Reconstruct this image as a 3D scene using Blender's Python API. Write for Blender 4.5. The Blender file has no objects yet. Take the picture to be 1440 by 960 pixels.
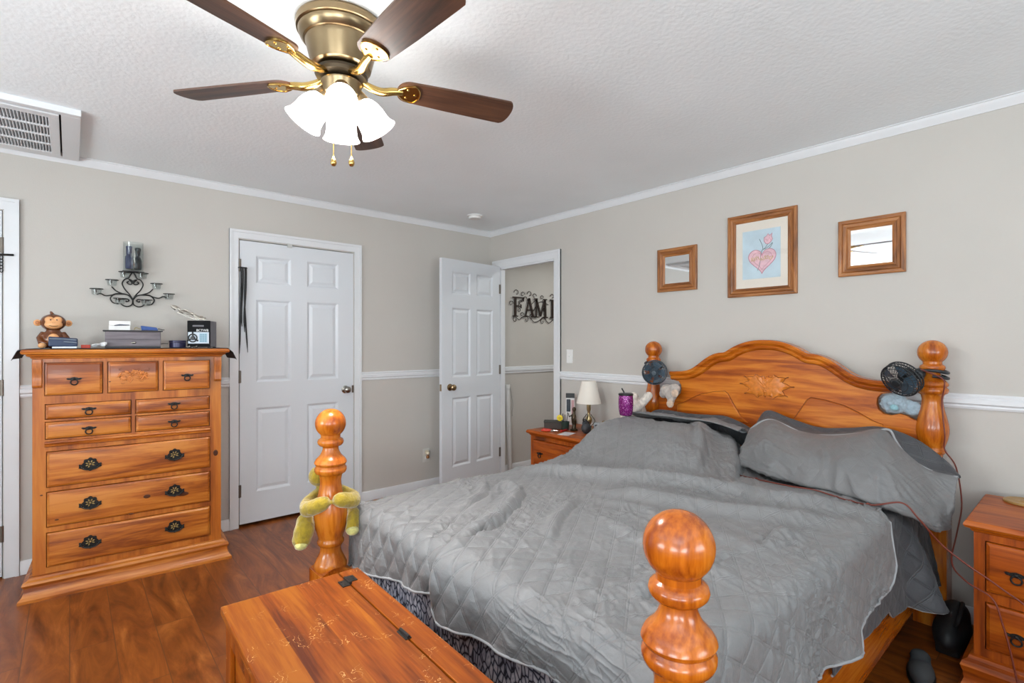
import bpy, math, random
import numpy as np
from mathutils import Vector, Matrix

SC = bpy.context.scene
COL = SC.collection
PI = math.pi

# ------------------------------------------------------------ camera, world, light, exposure
cam_d = bpy.data.cameras.new('camera')
cam_d.sensor_width = 36.0
cam_d.lens = 17.95
cam_d.shift_y = 3.0 / 1440.0
cam_d.clip_start = 0.05
cam = bpy.data.objects.new('camera', cam_d)
cam.location = (0, 0, 1.32)
cam.rotation_euler = (PI / 2, 0, -math.atan(622 / 718))
COL.objects.link(cam)
SC.camera = cam

SC.view_settings.view_transform = 'Standard'
SC.view_settings.look = 'None'
SC.view_settings.gamma = 1.0
SC.view_settings.use_curve_mapping = False
SC.view_settings.exposure = 0.03

world = bpy.data.worlds.new('daylight_sky')
SC.world = world
world.use_nodes = True
wb = world.node_tree.nodes['Background']
wb.inputs['Color'].default_value = (0.82, 0.91, 1.0, 1)
wb.inputs['Strength'].default_value = 1.6

def area_light(name, loc, rot, sx, sy, power, color):
    d = bpy.data.lights.new(name, 'AREA')
    d.shape = 'RECTANGLE'
    d.size = sx
    d.size_y = sy
    d.energy = power
    d.color = color
    o = bpy.data.objects.new(name, d)
    o.location = loc
    o.rotation_euler = rot
    COL.objects.link(o)
    return o

# daylight entering through the windows behind the camera and added ones at left
WIN_F = ((-2.00, -0.70), (0.55, 1.75))      # windows in the front wall (x ranges)
FILL_WIN_L = ((-1.20, 0.10), (1.20, 2.50))                     # unseen left-wall windows, added to light the far side (y ranges)
WZ0, WZ1 = 0.80, 2.10
TILT, WF, WL = 0.98, (105, 48), (90, 90)                 # sky and ground-bounce light, angled steeply upward to lift the ceiling
SC.cycles.max_bounces = 16
SC.cycles.diffuse_bounces = 10
SC.cycles.transparent_max_bounces = 16
for (a, b), pw in zip(WIN_F, WF):
    area_light('window_and_fill_light', ((a + b) / 2, -2.02, (WZ0 + WZ1) / 2 - 0.1), (PI / 2 + TILT, 0, 0), b - a, WZ1 - WZ0, pw, (0.90, 0.965, 1.0))
for (a, b), pw in zip(FILL_WIN_L, WL):
    area_light('window_and_fill_light', (-2.62, (a + b) / 2, (WZ0 + WZ1) / 2 - 0.1), (PI / 2 + TILT, 0, -PI / 2), b - a, WZ1 - WZ0, pw, (0.90, 0.965, 1.0))  # fill lights outside the added left windows
# unseen fill light added to brighten the hall
area_light('hall_fill_light', (4.2, 3.0, 2.40), (0, 0, 0), 0.3, 0.3, 13, (0.97, 1.0, 0.97))

# ------------------------------------------------------------ mesh helpers
def clear_prop(o):
    return o

class MB:
    def __init__(self):
        self.v = []
        self.f = []
    def add(self, vs, fs):
        n = len(self.v)
        self.v.extend([tuple(map(float, p)) for p in vs])
        self.f.extend([tuple(n + i for i in q) for q in fs])
        return self
    def box(self, x0, x1, y0, y1, z0, z1):
        return self.add([(x0, y0, z0), (x1, y0, z0), (x1, y1, z0), (x0, y1, z0), (x0, y0, z1), (x1, y0, z1), (x1, y1, z1), (x0, y1, z1)],
                        [(0, 3, 2, 1), (4, 5, 6, 7), (0, 1, 5, 4), (1, 2, 6, 5), (2, 3, 7, 6), (3, 0, 4, 7)])
    def prism(self, poly, axis, a0, a1):
        """poly: ccw list of (u, w); axis x: (y,z), y: (x,z), z: (x,y)"""
        n = len(poly)
        def pt(u, w, a):
            return (a, u, w) if axis == 'x' else ((u, a, w) if axis == 'y' else (u, w, a))
        vs = [pt(u, w, a0) for u, w in poly] + [pt(u, w, a1) for u, w in poly]
        fs = [tuple(range(n - 1, -1, -1)), tuple(range(n, 2 * n))]
        for i in range(n):
            j = (i + 1) % n
            fs.append((i, j, n + j, n + i))
        if axis == 'y':
            fs = [tuple(reversed(q)) for q in fs]
        return self.add(vs, fs)
    def lathe(self, prof, c=(0, 0, 0), n=32, axis='z', close=True):
        """prof: list of (r, h) from bottom to top"""
        vs = []
        m = len(prof)
        for r, h in prof:
            r = max(r, 1e-5)
            for k in range(n):
                t = 2 * PI * k / n
                u, w = r * math.cos(t), r * math.sin(t)
                if axis == 'z':
                    p = (c[0] + u, c[1] + w, c[2] + h)
                elif axis == 'x':
                    p = (c[0] + h, c[1] + u, c[2] + w)
                else:
                    p = (c[0] + w, c[1] + h, c[2] + u)
                vs.append(p)
        fs = []
        for i in range(m - 1):
            for k in range(n):
                k2 = (k + 1) % n
                fs.append((i * n + k, i * n + k2, (i + 1) * n + k2, (i + 1) * n + k))
        if close:
            fs.append(tuple(range(n - 1, -1, -1)))
            fs.append(tuple((m - 1) * n + k for k in range(n)))
        return self.add(vs, fs)
    def tube(self, pts, r, n=8, closed=False):
        pts = [Vector(p) for p in pts]
        m = len(pts)
        rs = r if isinstance(r, (list, tuple)) else [r] * m
        vs, fs = [], []
        up = None
        for i in range(m):
            if closed:
                t = pts[(i + 1) % m] - pts[i - 1]
            else:
                t = pts[min(i + 1, m - 1)] - pts[max(i - 1, 0)]
            if t.length < 1e-9:
                t = Vector((0, 0, 1))
            t.normalize()
            if up is None:
                up = Vector((0, 0, 1)) if abs(t.z) < 0.9 else Vector((1, 0, 0))
            a = up - t * up.dot(t)
            if a.length < 1e-6:
                a = t.orthogonal()
            a.normalize()
            up = a
            b = t.cross(a)
            for k in range(n):
                q = 2 * PI * k / n
                vs.append(pts[i] + (a * math.cos(q) + b * math.sin(q)) * rs[i])
        for i in range(m if closed else m - 1):
            i2 = (i + 1) % m
            for k in range(n):
                k2 = (k + 1) % n
                fs.append((i * n + k, i * n + k2, i2 * n + k2, i2 * n + k))
        if not closed:
            fs.append(tuple(range(n - 1, -1, -1)))
            fs.append(tuple((m - 1) * n + k for k in range(n)))
        return self.add(vs, fs)
    def ball(self, c, rx, ry=None, rz=None, n=20, m=12, rot=None):
        ry = rx if ry is None else ry
        rz = rx if rz is None else rz
        vs = []
        R = Matrix.Rotation(rot[1], 3, rot[0]) if rot else None
        def pp(x, y, z):
            p = Vector((x, y, z))
            if R is not None:
                p = R @ p
            return (c[0] + p.x, c[1] + p.y, c[2] + p.z)
        vs.append(pp(0, 0, -rz))
        for i in range(1, m):
            a = PI * i / m
            for k in range(n):
                t = 2 * PI * k / n
                vs.append(pp(rx * math.sin(a) * math.cos(t), ry * math.sin(a) * math.sin(t), -rz * math.cos(a)))
        vs.append(pp(0, 0, rz))
        fs = []
        for k in range(n):
            fs.append((0, 1 + (k + 1) % n, 1 + k))
        for i in range(m - 2):
            for k in range(n):
                k2 = (k + 1) % n
                fs.append((1 + i * n + k, 1 + i * n + k2, 1 + (i + 1) * n + k2, 1 + (i + 1) * n + k))
        L = 1 + (m - 1) * n
        for k in range(n):
            fs.append((L, 1 + (m - 2) * n + k, 1 + (m - 2) * n + (k + 1) % n))
        return self.add(vs, fs)
    def grid(self, P, flip=False):
        a, b = P.shape[:2]
        vs = P.reshape(-1, 3)
        fs = []
        for i in range(a - 1):
            for j in range(b - 1):
                q = (i * b + j, (i + 1) * b + j, (i + 1) * b + j + 1, i * b + j + 1)
                fs.append(tuple(reversed(q)) if flip else q)
        return self.add(vs, fs)
    def nest(self, x0, x1, z0, z1, rings, cap=True):
        """nested rectangles facing -y; rings: list of (inset, y)"""
        vs, fs = [], []
        for ins, y in rings:
            vs += [(x0 + ins, y, z0 + ins), (x1 - ins, y, z0 + ins), (x1 - ins, y, z1 - ins), (x0 + ins, y, z1 - ins)]
        for i in range(len(rings) - 1):
            for k in range(4):
                k2 = (k + 1) % 4
                fs.append((i * 4 + k, i * 4 + k2, (i + 1) * 4 + k2, (i + 1) * 4 + k))
        if cap:
            L = (len(rings) - 1) * 4
            fs.append((L, L + 1, L + 2, L + 3))
        return self.add(vs, fs)
    def xf(self, M):
        self.v = [tuple(M @ Vector(p)) for p in self.v]
        return self
    def build(self, name, mat, parent=None, loc=None, rot=None, smooth=40, bevel=0, seg=2):
        me = bpy.data.meshes.new(name)
        me.from_pydata(self.v, [], self.f)
        me.validate()
        me.update()
        if smooth:
            me.polygons.foreach_set('use_smooth', [True] * len(me.polygons))
            if smooth < 180:
                me.set_sharp_from_angle(angle=math.radians(smooth))
        me.materials.append(mat)
        o = bpy.data.objects.new(name, me)
        COL.objects.link(o)
        if parent is not None:
            o.parent = parent
        if loc is not None:
            o.location = loc
        if rot is not None:
            o.rotation_euler = rot
        if bevel:
            b = o.modifiers.new('bevel', 'BEVEL')
            b.width = bevel
            b.segments = seg
            b.limit_method = 'ANGLE'
            b.angle_limit = math.radians(40)
        return o

def thing(name, label, cat, loc=(0, 0, 0), rotz=0.0, group=None):
    o = bpy.data.objects.new(name, None)
    COL.objects.link(o)
    o.empty_display_size = 0.05
    o.location = loc
    o.rotation_euler = (0, 0, rotz)
    return tag(o, label, cat, group)

def tag(o, label, cat, group=None):
    if label:
        o['label'] = label
        o['category'] = cat
    if group:
        o['group'] = group
    return o

def struct(o, label=None):
    o['kind'] = 'structure'
    if label:
        o['label'] = label
        o['category'] = label.split()[-1]
    return o

def copy_tree(o, parent=None):
    c = o.copy()
    COL.objects.link(c)
    c.parent = parent
    for ch in list(o.children):
        copy_tree(ch, c)
    return c

def text_mesh(txt, size, ext, mat, name, parent, loc, rot, align='CENTER'):
    cu = bpy.data.curves.new(name, 'FONT')
    cu.body = txt
    cu.size = size
    cu.extrude = ext
    cu.align_x = align
    cu.align_y = 'CENTER'
    t = bpy.data.objects.new(name, cu)
    COL.objects.link(t)
    dg = bpy.context.evaluated_depsgraph_get()
    me = bpy.data.meshes.new_from_object(t.evaluated_get(dg))
    bpy.data.objects.remove(t)
    bpy.data.curves.remove(cu)
    me.name = name
    me.materials.clear()
    me.materials.append(mat)
    o = bpy.data.objects.new(name, me)
    COL.objects.link(o)
    o.parent = parent
    o.location = loc
    o.rotation_euler = rot
    return o

def smooth_path(pts, n=8):
    """Catmull-Rom through 3D points"""
    P = [np.array(p, float) for p in pts]
    P = [2 * P[0] - P[1]] + P + [2 * P[-1] - P[-2]]
    out = []
    for i in range(1, len(P) - 2):
        for k in range(n):
            t = k / n
            a, b, c, d = P[i - 1], P[i], P[i + 1], P[i + 2]
            out.append(0.5 * (2 * b + (c - a) * t + (2 * a - 5 * b + 4 * c - d) * t * t + (3 * b - a - 3 * c + d) * t ** 3))
    out.append(P[-2])
    return [tuple(p) for p in out]

def net(ctrl, nu, nv):
    """bicubic Catmull-Rom surface through a control net (a, b, 3) -> (nu, nv, 3)"""
    def interp(C, n):
        m = C.shape[0]
        E = np.concatenate([[2 * C[0] - C[1]], C, [2 * C[-1] - C[-2]]])
        t = np.linspace(0, m - 1, n)
        i = np.minimum(t.astype(int), m - 2)
        f = (t - i).reshape((-1,) + (1,) * (C.ndim - 1))
        a, b, c, d = E[i], E[i + 1], E[i + 2], E[i + 3]
        return 0.5 * (2 * b + (c - a) * f + (2 * a - 5 * b + 4 * c - d) * f ** 2 + (3 * b - a - 3 * c + d) * f ** 3)
    C = np.array(ctrl, float)
    A = interp(C, nu)
    B = interp(A.transpose(1, 0, 2), nv).transpose(1, 0, 2)
    return B

def gnoise(x, y, seed=0):
    """2D gradient noise, numpy"""
    rng = np.random.default_rng(seed)
    ang = rng.uniform(0, 2 * PI, (64, 64))
    gx, gy = np.cos(ang), np.sin(ang)
    xi, yi = np.floor(x).astype(int), np.floor(y).astype(int)
    fx, fy = x - xi, y - yi
    def g(ix, iy, dx, dy):
        return gx[ix % 64, iy % 64] * dx + gy[ix % 64, iy % 64] * dy
    u = fx * fx * fx * (fx * (fx * 6 - 15) + 10)
    v = fy * fy * fy * (fy * (fy * 6 - 15) + 10)
    a = g(xi, yi, fx, fy) * (1 - u) + g(xi + 1, yi, fx - 1, fy) * u
    b = g(xi, yi + 1, fx, fy - 1) * (1 - u) + g(xi + 1, yi + 1, fx - 1, fy - 1) * u
    return (a * (1 - v) + b * v) * 1.5

def fbm(x, y, seed=0, o=3):
    s, a = 0, 1.0
    for k in range(o):
        s = s + a * gnoise(x * 2 ** k, y * 2 ** k, seed + k)
        a *= 0.5
    return s

def sstep(a, b, x):
    t = np.clip((x - a) / (b - a), 0, 1)
    return t * t * (3 - 2 * t)

def grid_normals(P):
    du = np.gradient(P, axis=0)
    dv = np.gradient(P, axis=1)
    n = np.cross(du, dv)
    return n / np.maximum(np.linalg.norm(n, axis=2, keepdims=True), 1e-9)

def blob(mb, voxel, name, mat, parent, loc=None, rot=None, smooth_it=6):
    """one continuous body grown from overlapping shapes"""
    o = mb.build(name, mat, parent, loc=loc, rot=rot, smooth=180)
    r = o.modifiers.new('remesh', 'REMESH')
    r.mode = 'VOXEL'
    r.voxel_size = voxel
    r.use_smooth_shade = True
    s = o.modifiers.new('soft', 'SMOOTH')
    s.factor = 0.5
    s.iterations = smooth_it
    return o

# ------------------------------------------------------------ materials
def srgb(r, g, b):
    def f(c):
        c /= 255.0
        return c / 12.92 if c <= 0.04045 else ((c + 0.055) / 1.055) ** 2.4
    return (f(r), f(g), f(b), 1.0)

class NT:
    def __init__(self, name):
        self.m = bpy.data.materials.new(name)
        self.m.use_nodes = True
        self.t = self.m.node_tree
        self.b = self.t.nodes['Principled BSDF']
    def n(self, kind, **kw):
        x = self.t.nodes.new(kind)
        for k, v in kw.items():
            if k in x.inputs.keys():
                x.inputs[k].default_value = v
            else:
                setattr(x, k, v)
        return x
    def l(self, a, ao, b, bi):
        self.t.links.new(a.outputs[ao], b.inputs[bi])
    def ramp(self, stops):
        r = self.n('ShaderNodeValToRGB')
        e = r.color_ramp.elements
        while len(e) < len(stops):
            e.new(0.5)
        for k, (p, c) in enumerate(stops):
            e[k].position = p
            e[k].color = c
        return r
    def set(self, **kw):
        for k, v in kw.items():
            self.b.inputs[k.replace('_', ' ')].default_value = v
        return self

def plain(name, col, rough=0.5, metal=0.0, noise=0.0, nscale=30, bump=0.0, bscale=200, coat=0.0, spec=None, alpha=None):
    t = NT(name)
    t.set(Base_Color=col, Roughness=rough, Metallic=metal)
    if coat:
        t.b.inputs['Coat Weight'].default_value = coat
        t.b.inputs['Coat Roughness'].default_value = 0.12
    if spec is not None:
        t.b.inputs['Specular IOR Level'].default_value = spec
    tc = t.n('ShaderNodeTexCoord')
    if noise:
        nz = t.n('ShaderNodeTexNoise', Scale=nscale, Detail=4.0)
        t.l(tc, 'Object', nz, 'Vector')
        c0 = tuple(max(0, x * (1 - noise)) for x in col[:3]) + (1,)
        c1 = tuple(min(1, x * (1 + noise)) for x in col[:3]) + (1,)
        r = t.ramp([(0.3, c0), (0.7, c1)])
        t.l(nz, 'Fac', r, 'Fac')
        t.l(r, 'Color', t.b, 'Base Color')
    if bump:
        nb = t.n('ShaderNodeTexNoise', Scale=bscale, Detail=3.0)
        t.l(tc, 'Object', nb, 'Vector')
        bp = t.n('ShaderNodeBump', Strength=bump, Distance=0.01)
        t.l(nb, 'Fac', bp, 'Height')
        t.l(bp, 'Normal', t.b, 'Normal')
    return t.m

def wood(name, light, mid, dark, axis='x', rough=0.28, scale=1.0, knots=0.0, coat=0.35, contrast=1.0, worn=None, boards=0.0, spec=0.5):
    t = NT(name)
    tc = t.n('ShaderNodeTexCoord')
    oi = t.n('ShaderNodeObjectInfo')
    rv = t.n('ShaderNodeVectorMath', operation='SCALE')
    cx = t.n('ShaderNodeCombineXYZ', X=7.3, Y=3.1, Z=5.7)
    t.l(cx, 'Vector', rv, 0)
    t.l(oi, 'Random', rv, 'Scale')
    ad = t.n('ShaderNodeVectorMath', operation='ADD')
    t.l(tc, 'Object', ad, 0)
    t.l(rv, 'Vector', ad, 1)
    btone = None
    if boards:
        # glued-up boards across local x, each with its own figure and tone
        sx = t.n('ShaderNodeSeparateXYZ')
        t.l(tc, 'Object', sx, 'Vector')
        dv = t.n('ShaderNodeMath', operation='DIVIDE')
        dv.inputs[1].default_value = boards
        t.l(sx, 'X', dv, 0)
        fl = t.n('ShaderNodeMath', operation='FLOOR')
        t.l(dv, 'Value', fl, 0)
        wn = t.n('ShaderNodeTexWhiteNoise', noise_dimensions='1D')
        t.l(fl, 'Value', wn, 'W')
        bs = t.n('ShaderNodeVectorMath', operation='SCALE')
        bs.inputs['Scale'].default_value = 6.0
        t.l(wn, 'Color', bs, 0)
        ad2 = t.n('ShaderNodeVectorMath', operation='ADD')
        t.l(ad, 'Vector', ad2, 0)
        t.l(bs, 'Vector', ad2, 1)
        ad = ad2
        btone = t.ramp([(0.0, (0.80, 0.78, 0.76, 1)), (1.0, (1.12, 1.12, 1.12, 1))])
        t.l(wn, 'Value', btone, 'Fac')
    s = {'x': (0.9, 9, 9), 'y': (9, 0.9, 9), 'z': (9, 9, 0.9)}[axis]
    mp = t.n('ShaderNodeMapping')
    mp.inputs['Scale'].default_value = tuple(k * scale for k in s)
    t.l(ad, 'Vector', mp, 'Vector')
    n1 = t.n('ShaderNodeTexNoise', Scale=1.3, Detail=5.0, Roughness=0.6, Distortion=0.9)
    t.l(mp, 'Vector', n1, 'Vector')
    s2 = {'x': (0.06, 1, 1), 'y': (1, 0.06, 1), 'z': (1, 1, 0.06)}[axis]
    mp2 = t.n('ShaderNodeMapping')
    mp2.inputs['Scale'].default_value = s2
    t.l(ad, 'Vector', mp2, 'Vector')
    n2 = t.n('ShaderNodeTexNoise', Scale=110.0, Detail=3.0, Roughness=0.55)
    t.l(mp2, 'Vector', n2, 'Vector')
    mx = t.n('ShaderNodeMath', operation='MULTIPLY_ADD')
    mx.inputs[1].default_value = 0.28
    t.l(n2, 'Fac', mx, 0)
    sb = t.n('ShaderNodeMath', operation='SUBTRACT')
    sb.inputs[1].default_value = 0.14
    t.l(n1, 'Fac', sb, 0)
    t.l(sb, 'Value', mx, 2)
    h = 0.16 / max(contrast, 0.1)
    rp = t.ramp([(0.5 - h, dark), (0.5, mid), (0.5 + h, light)])
    t.l(mx, 'Value', rp, 'Fac')
    last = rp
    if knots:
        s3 = {'x': (0.55, 1, 1), 'y': (1, 0.55, 1), 'z': (1, 1, 0.55)}[axis]
        mp3 = t.n('ShaderNodeMapping')
        mp3.inputs['Scale'].default_value = s3
        t.l(ad, 'Vector', mp3, 'Vector')
        vo = t.n('ShaderNodeTexVoronoi', Scale=knots)
        t.l(mp3, 'Vector', vo, 'Vector')
        kr = t.ramp([(0.0, (1, 1, 1, 1)), (0.05, (0.8, 0.8, 0.8, 1)), (0.13, (0, 0, 0, 1))])
        t.l(vo, 'Distance', kr, 'Fac')
        mix = t.n('ShaderNodeMix', data_type='RGBA')
        mix.inputs['B'].default_value = tuple(c * 0.18 for c in dark[:3]) + (1,)
        t.t.links.new(kr.outputs['Color'], mix.inputs['Factor'])
        t.t.links.new(rp.outputs['Color'], mix.inputs[6])
        mix.inputs[7].default_value = tuple(c * 0.3 for c in dark[:3]) + (1,)
        out = mix.outputs[2]
    else:
        out = rp.outputs['Color']
    if btone is not None:
        bm = t.n('ShaderNodeMix', data_type='RGBA', blend_type='MULTIPLY')
        bm.inputs[0].default_value = 1.0
        t.t.links.new(out, bm.inputs[6])
        t.l(btone, 'Color', bm, 7)
        out = bm.outputs[2]
    if worn:
        # fine pale scratches in the finish
        w1 = t.n('ShaderNodeTexNoise', Scale=14.0, Detail=2.0)
        t.l(tc, 'Object', w1, 'Vector')
        wv = t.n('ShaderNodeTexWave', Scale=9.0, Distortion=28.0, Detail=3.0)
        wv.inputs['Detail Scale'].default_value = 2.2
        t.l(tc, 'Object', wv, 'Vector')
        r1 = t.ramp([(0.985, (0, 0, 0, 1)), (1.0, (1, 1, 1, 1))])
        t.l(wv, 'Fac', r1, 'Fac')
        r2 = t.ramp([(0.56, (0, 0, 0, 1)), (0.64, (1, 1, 1, 1))])
        t.l(w1, 'Fac', r2, 'Fac')
        mm = t.n('ShaderNodeMath', operation='MULTIPLY')
        t.l(r1, 'Color', mm, 0)
        t.l(r2, 'Color', mm, 1)
        mw = t.n('ShaderNodeMix', data_type='RGBA')
        t.l(mm, 'Value', mw, 0)
        t.t.links.new(out, mw.inputs[6])
        mw.inputs[7].default_value = worn
        out = mw.outputs[2]
    t.t.links.new(out, t.b.inputs['Base Color'])
    t.set(Roughness=rough)
    t.b.inputs['Coat Weight'].default_value = coat
    t.b.inputs['Specular IOR Level'].default_value = spec
    t.b.inputs['Coat Roughness'].default_value = 0.08
    bp = t.n('ShaderNodeBump', Strength=0.06, Distance=0.004)
    t.l(n2, 'Fac', bp, 'Height')
    t.l(bp, 'Normal', t.b, 'Normal')
    return t.m

# warm honey pine of the furniture
PL, PM, PD = srgb(196, 122, 46), srgb(174, 96, 26), srgb(128, 60, 10)
PINE = {a: wood('honey_pine_' + a, PL, PM, PD, a, rough=0.42, coat=0.12, knots=1.6, contrast=1.3) for a in 'xyz'}
HL, HM, HD = srgb(204, 120, 34), srgb(182, 94, 14), srgb(138, 60, 6)
BEDW = {a: wood('amber_pine_' + a, HL, HM, HD, a, rough=0.25, knots=1.3, coat=0.25, contrast=1.25) for a in 'xyz'}
NL, NM, ND = srgb(180, 94, 18), srgb(158, 72, 8), srgb(118, 48, 4)
NIGHT = {a: wood('red_amber_pine_' + a, NL, NM, ND, a, rough=0.42, coat=0.08, spec=0.3, knots=1.2, contrast=1.15) for a in 'xyz'}
CHESTW = {a: wood('worn_cedar_' + a, srgb(166, 92, 16), srgb(140, 66, 4), srgb(98, 38, 2), a, rough=0.50, scale=0.7, coat=0.0, spec=0.22, knots=0.9, worn=srgb(232, 184, 122)) for a in 'xyz'}
LIDW = wood('worn_cedar_boards', srgb(168, 94, 16), srgb(140, 66, 4), srgb(90, 34, 2), 'y', rough=0.50, scale=0.62, coat=0.0, spec=0.22, contrast=1.25, knots=0.7, worn=srgb(232, 184, 122), boards=0.098)
PANELW = wood('pine_headboard_panel', HL, HM, HD, 'y', rough=0.36, scale=1.3, knots=1.0, coat=0.10, contrast=1.15, spec=0.35)
CASEW = wood('pine_case', PL, PM, PD, 'z', rough=0.42, coat=0.1, scale=0.7, contrast=0.8, knots=1.2)
CARVED = plain('carved_pine', srgb(196, 118, 54), 0.4, noise=0.15, nscale=60)
RECESS_SHADE = plain('painted_recess_shade', srgb(104, 48, 10), 0.5)  # shade of the carved recesses put into colour as dark outlines
CARVED_D = plain('carved_bed_pine', srgb(204, 118, 40), 0.35, noise=0.15, nscale=60)

def wall_mat(name, col, b=0.05, bs=160):
    return plain(name, col, 0.75, noise=0.02, nscale=2.0, bump=b, bscale=bs, spec=0.25)

WALL = wall_mat('warm_grey_wall_paint', srgb(196, 192, 186))
CEIL = wall_mat('textured_white_ceiling', srgb(240, 246, 249), 0.22, 55)
TRIM = plain('white_trim_paint', srgb(222, 224, 227), 0.35, noise=0.015, nscale=8)
DOORP = plain('white_door_paint', srgb(215, 219, 224), 0.4, bump=0.03, bscale=90)
BRASS_A = plain('antique_brass', srgb(150, 130, 100), 0.3, 1.0, noise=0.12, nscale=12)
BRASS = plain('polished_brass', srgb(205, 170, 100), 0.22, 1.0)
BLADE = wood('walnut_fan_blade', srgb(104, 70, 50), srgb(80, 52, 38), srgb(54, 36, 27), 'x', rough=0.45, coat=0.06)
IRON = plain('black_iron', srgb(34, 33, 32), 0.45, 0.4)
NICKEL = plain('worn_nickel', srgb(165, 160, 152), 0.25, 1.0)
BRONZE = plain('dark_bronze', srgb(70, 60, 46), 0.4, 0.7)
PULLB = plain('brass_inlay', srgb(176, 150, 96), 0.35, 0.9)
BLACKP = plain('black_plastic', srgb(28, 29, 31), 0.35)
CHAR = plain('charcoal_fabric', srgb(68, 68, 72), 0.9, noise=0.12, nscale=160)
WHITEP = plain('white_plastic', srgb(232, 232, 230), 0.35)

def emitter(name, col, strength):
    t = NT(name)
    t.set(Base_Color=(0.9, 0.9, 0.88, 1), Roughness=0.4)
    t.b.inputs['Emission Color'].default_value = col
    t.b.inputs['Emission Strength'].default_value = strength
    return t.m

def glass_mat(name, col=(1, 1, 1, 1), weight=0.12, rough=0.03):
    """thin clear glass: mostly see-through with a glossy skin"""
    t = NT(name)
    tr = t.n('ShaderNodeBsdfTransparent', Color=col)
    gl = t.n('ShaderNodeBsdfGlossy', Roughness=rough)
    fr = t.n('ShaderNodeLayerWeight', Blend=0.5)
    pw = t.n('ShaderNodeMath', operation='POWER')
    pw.inputs[1].default_value = 4.0
    t.l(fr, 'Facing', pw, 0)
    ml = t.n('ShaderNodeMath', operation='MULTIPLY')
    ml.inputs[1].default_value = 0.7
    t.l(pw, 'Value', ml, 0)
    ad = t.n('ShaderNodeMath', operation='ADD')
    ad.inputs[1].default_value = weight + 0.03
    t.l(ml, 'Value', ad, 0)
    mx = t.n('ShaderNodeMixShader')
    t.l(ad, 'Value', mx, 'Fac')
    t.t.links.new(tr.outputs[0], mx.inputs[1])
    t.t.links.new(gl.outputs[0], mx.inputs[2])
    t.t.links.new(mx.outputs[0], t.t.nodes['Material Output'].inputs['Surface'])
    return t.m
GLASS = glass_mat('clear_glass', (0.93, 0.95, 0.95, 1), 0.03)
PANE = glass_mat('window_glass', (0.98, 1, 1, 1), 0.0)

def floor_mat():
    t = NT('red_brown_plank_floor')
    tc = t.n('ShaderNodeTexCoord')
    mp = t.n('ShaderNodeMapping')
    mp.inputs['Rotation'].default_value = (0, 0, PI / 2)
    t.l(tc, 'Object', mp, 'Vector')
    br = t.n('ShaderNodeTexBrick', offset=0.37, squash=1.0)
    br.inputs['Color1'].default_value = (0.0, 0.0, 0.0, 1)
    br.inputs['Color2'].default_value = (1.0, 1.0, 1.0, 1)
    br.inputs['Mortar'].default_value = (0.5, 0.5, 0.5, 1)
    br.inputs['Scale'].default_value = 1.0
    br.inputs['Mortar Size'].default_value = 0.0016
    br.inputs['Brick Width'].default_value = 1.22
    br.inputs['Row Height'].default_value = 0.152
    t.l(mp, 'Vector', br, 'Vector')
    sc = t.n('ShaderNodeVectorMath', operation='SCALE')
    sc.inputs['Scale'].default_value = 9.0
    t.l(br, 'Color', sc, 0)
    ad = t.n('ShaderNodeVectorMath', operation='ADD')
    t.l(tc, 'Object', ad, 0)
    t.l(sc, 'Vector', ad, 1)
    m2 = t.n('ShaderNodeMapping')
    m2.inputs['Scale'].default_value = (7.5, 1.25, 1)
    t.l(ad, 'Vector', m2, 'Vector')
    n1 = t.n('ShaderNodeTexNoise', Scale=1.1, Detail=7.0, Roughness=0.66, Distortion=2.2)
    t.l(m2, 'Vector', n1, 'Vector')
    rp = t.ramp([(0.27, srgb(70, 30, 6)), (0.45, srgb(116, 58, 16)), (0.58, srgb(140, 76, 26)), (0.74, srgb(174, 106, 48))])
    t.l(n1, 'Fac', rp, 'Fac')
    # darker knots and streaks
    m3 = t.n('ShaderNodeMapping')
    m3.inputs['Scale'].default_value = (1.6, 0.6, 1)
    t.l(ad, 'Vector', m3, 'Vector')
    vo = t.n('ShaderNodeTexVoronoi', Scale=3.6)
    t.l(m3, 'Vector', vo, 'Vector')
    kr = t.ramp([(0.0, (0.28, 0.24, 0.22, 1)), (0.06, (0.55, 0.5, 0.47, 1)), (0.14, (1, 1, 1, 1))])
    t.l(vo, 'Distance', kr, 'Fac')
    mk = t.n('ShaderNodeMix', data_type='RGBA', blend_type='MULTIPLY')
    mk.inputs[0].default_value = 0.9
    t.l(rp, 'Color', mk, 6)
    t.l(kr, 'Color', mk, 7)
    # plank tone and seams
    tone = t.ramp([(0.0, (0.93, 0.92, 0.92, 1)), (1.0, (1.05, 1.04, 1.03, 1))])
    t.l(br, 'Color', tone, 'Fac')
    mt = t.n('ShaderNodeMix', data_type='RGBA', blend_type='MULTIPLY')
    mt.inputs[0].default_value = 1.0
    t.t.links.new(mk.outputs[2], mt.inputs[6])
    t.l(tone, 'Color', mt, 7)
    ms = t.n('ShaderNodeMix', data_type='RGBA')
    t.l(br, 'Fac', ms, 0)
    t.t.links.new(mt.outputs[2], ms.inputs[6])
    ms.inputs[7].default_value = srgb(88, 50, 32)
    t.t.links.new(ms.outputs[2], t.b.inputs['Base Color'])
    t.set(Roughness=0.32)
    return t.m
FLOOR = floor_mat()
# ============================================================ THE ROOM
BW, RW, LW, FW = 4.046, 3.218, -2.42, -1.84    # inner faces: back y, right x, left x, front y
CH = 2.44
TR = 0.045                                      # thin partition to the hall
T = 0.11                                        # wall thickness
struct(MB().box(LW - T, 5.4, FW - T, 4.3, -0.12, 0).build('floor', FLOOR, smooth=0))
struct(MB().box(LW - T, 5.4, FW - T, 4.3, CH, CH + 0.12).build('ceiling', CEIL, smooth=0))

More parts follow.
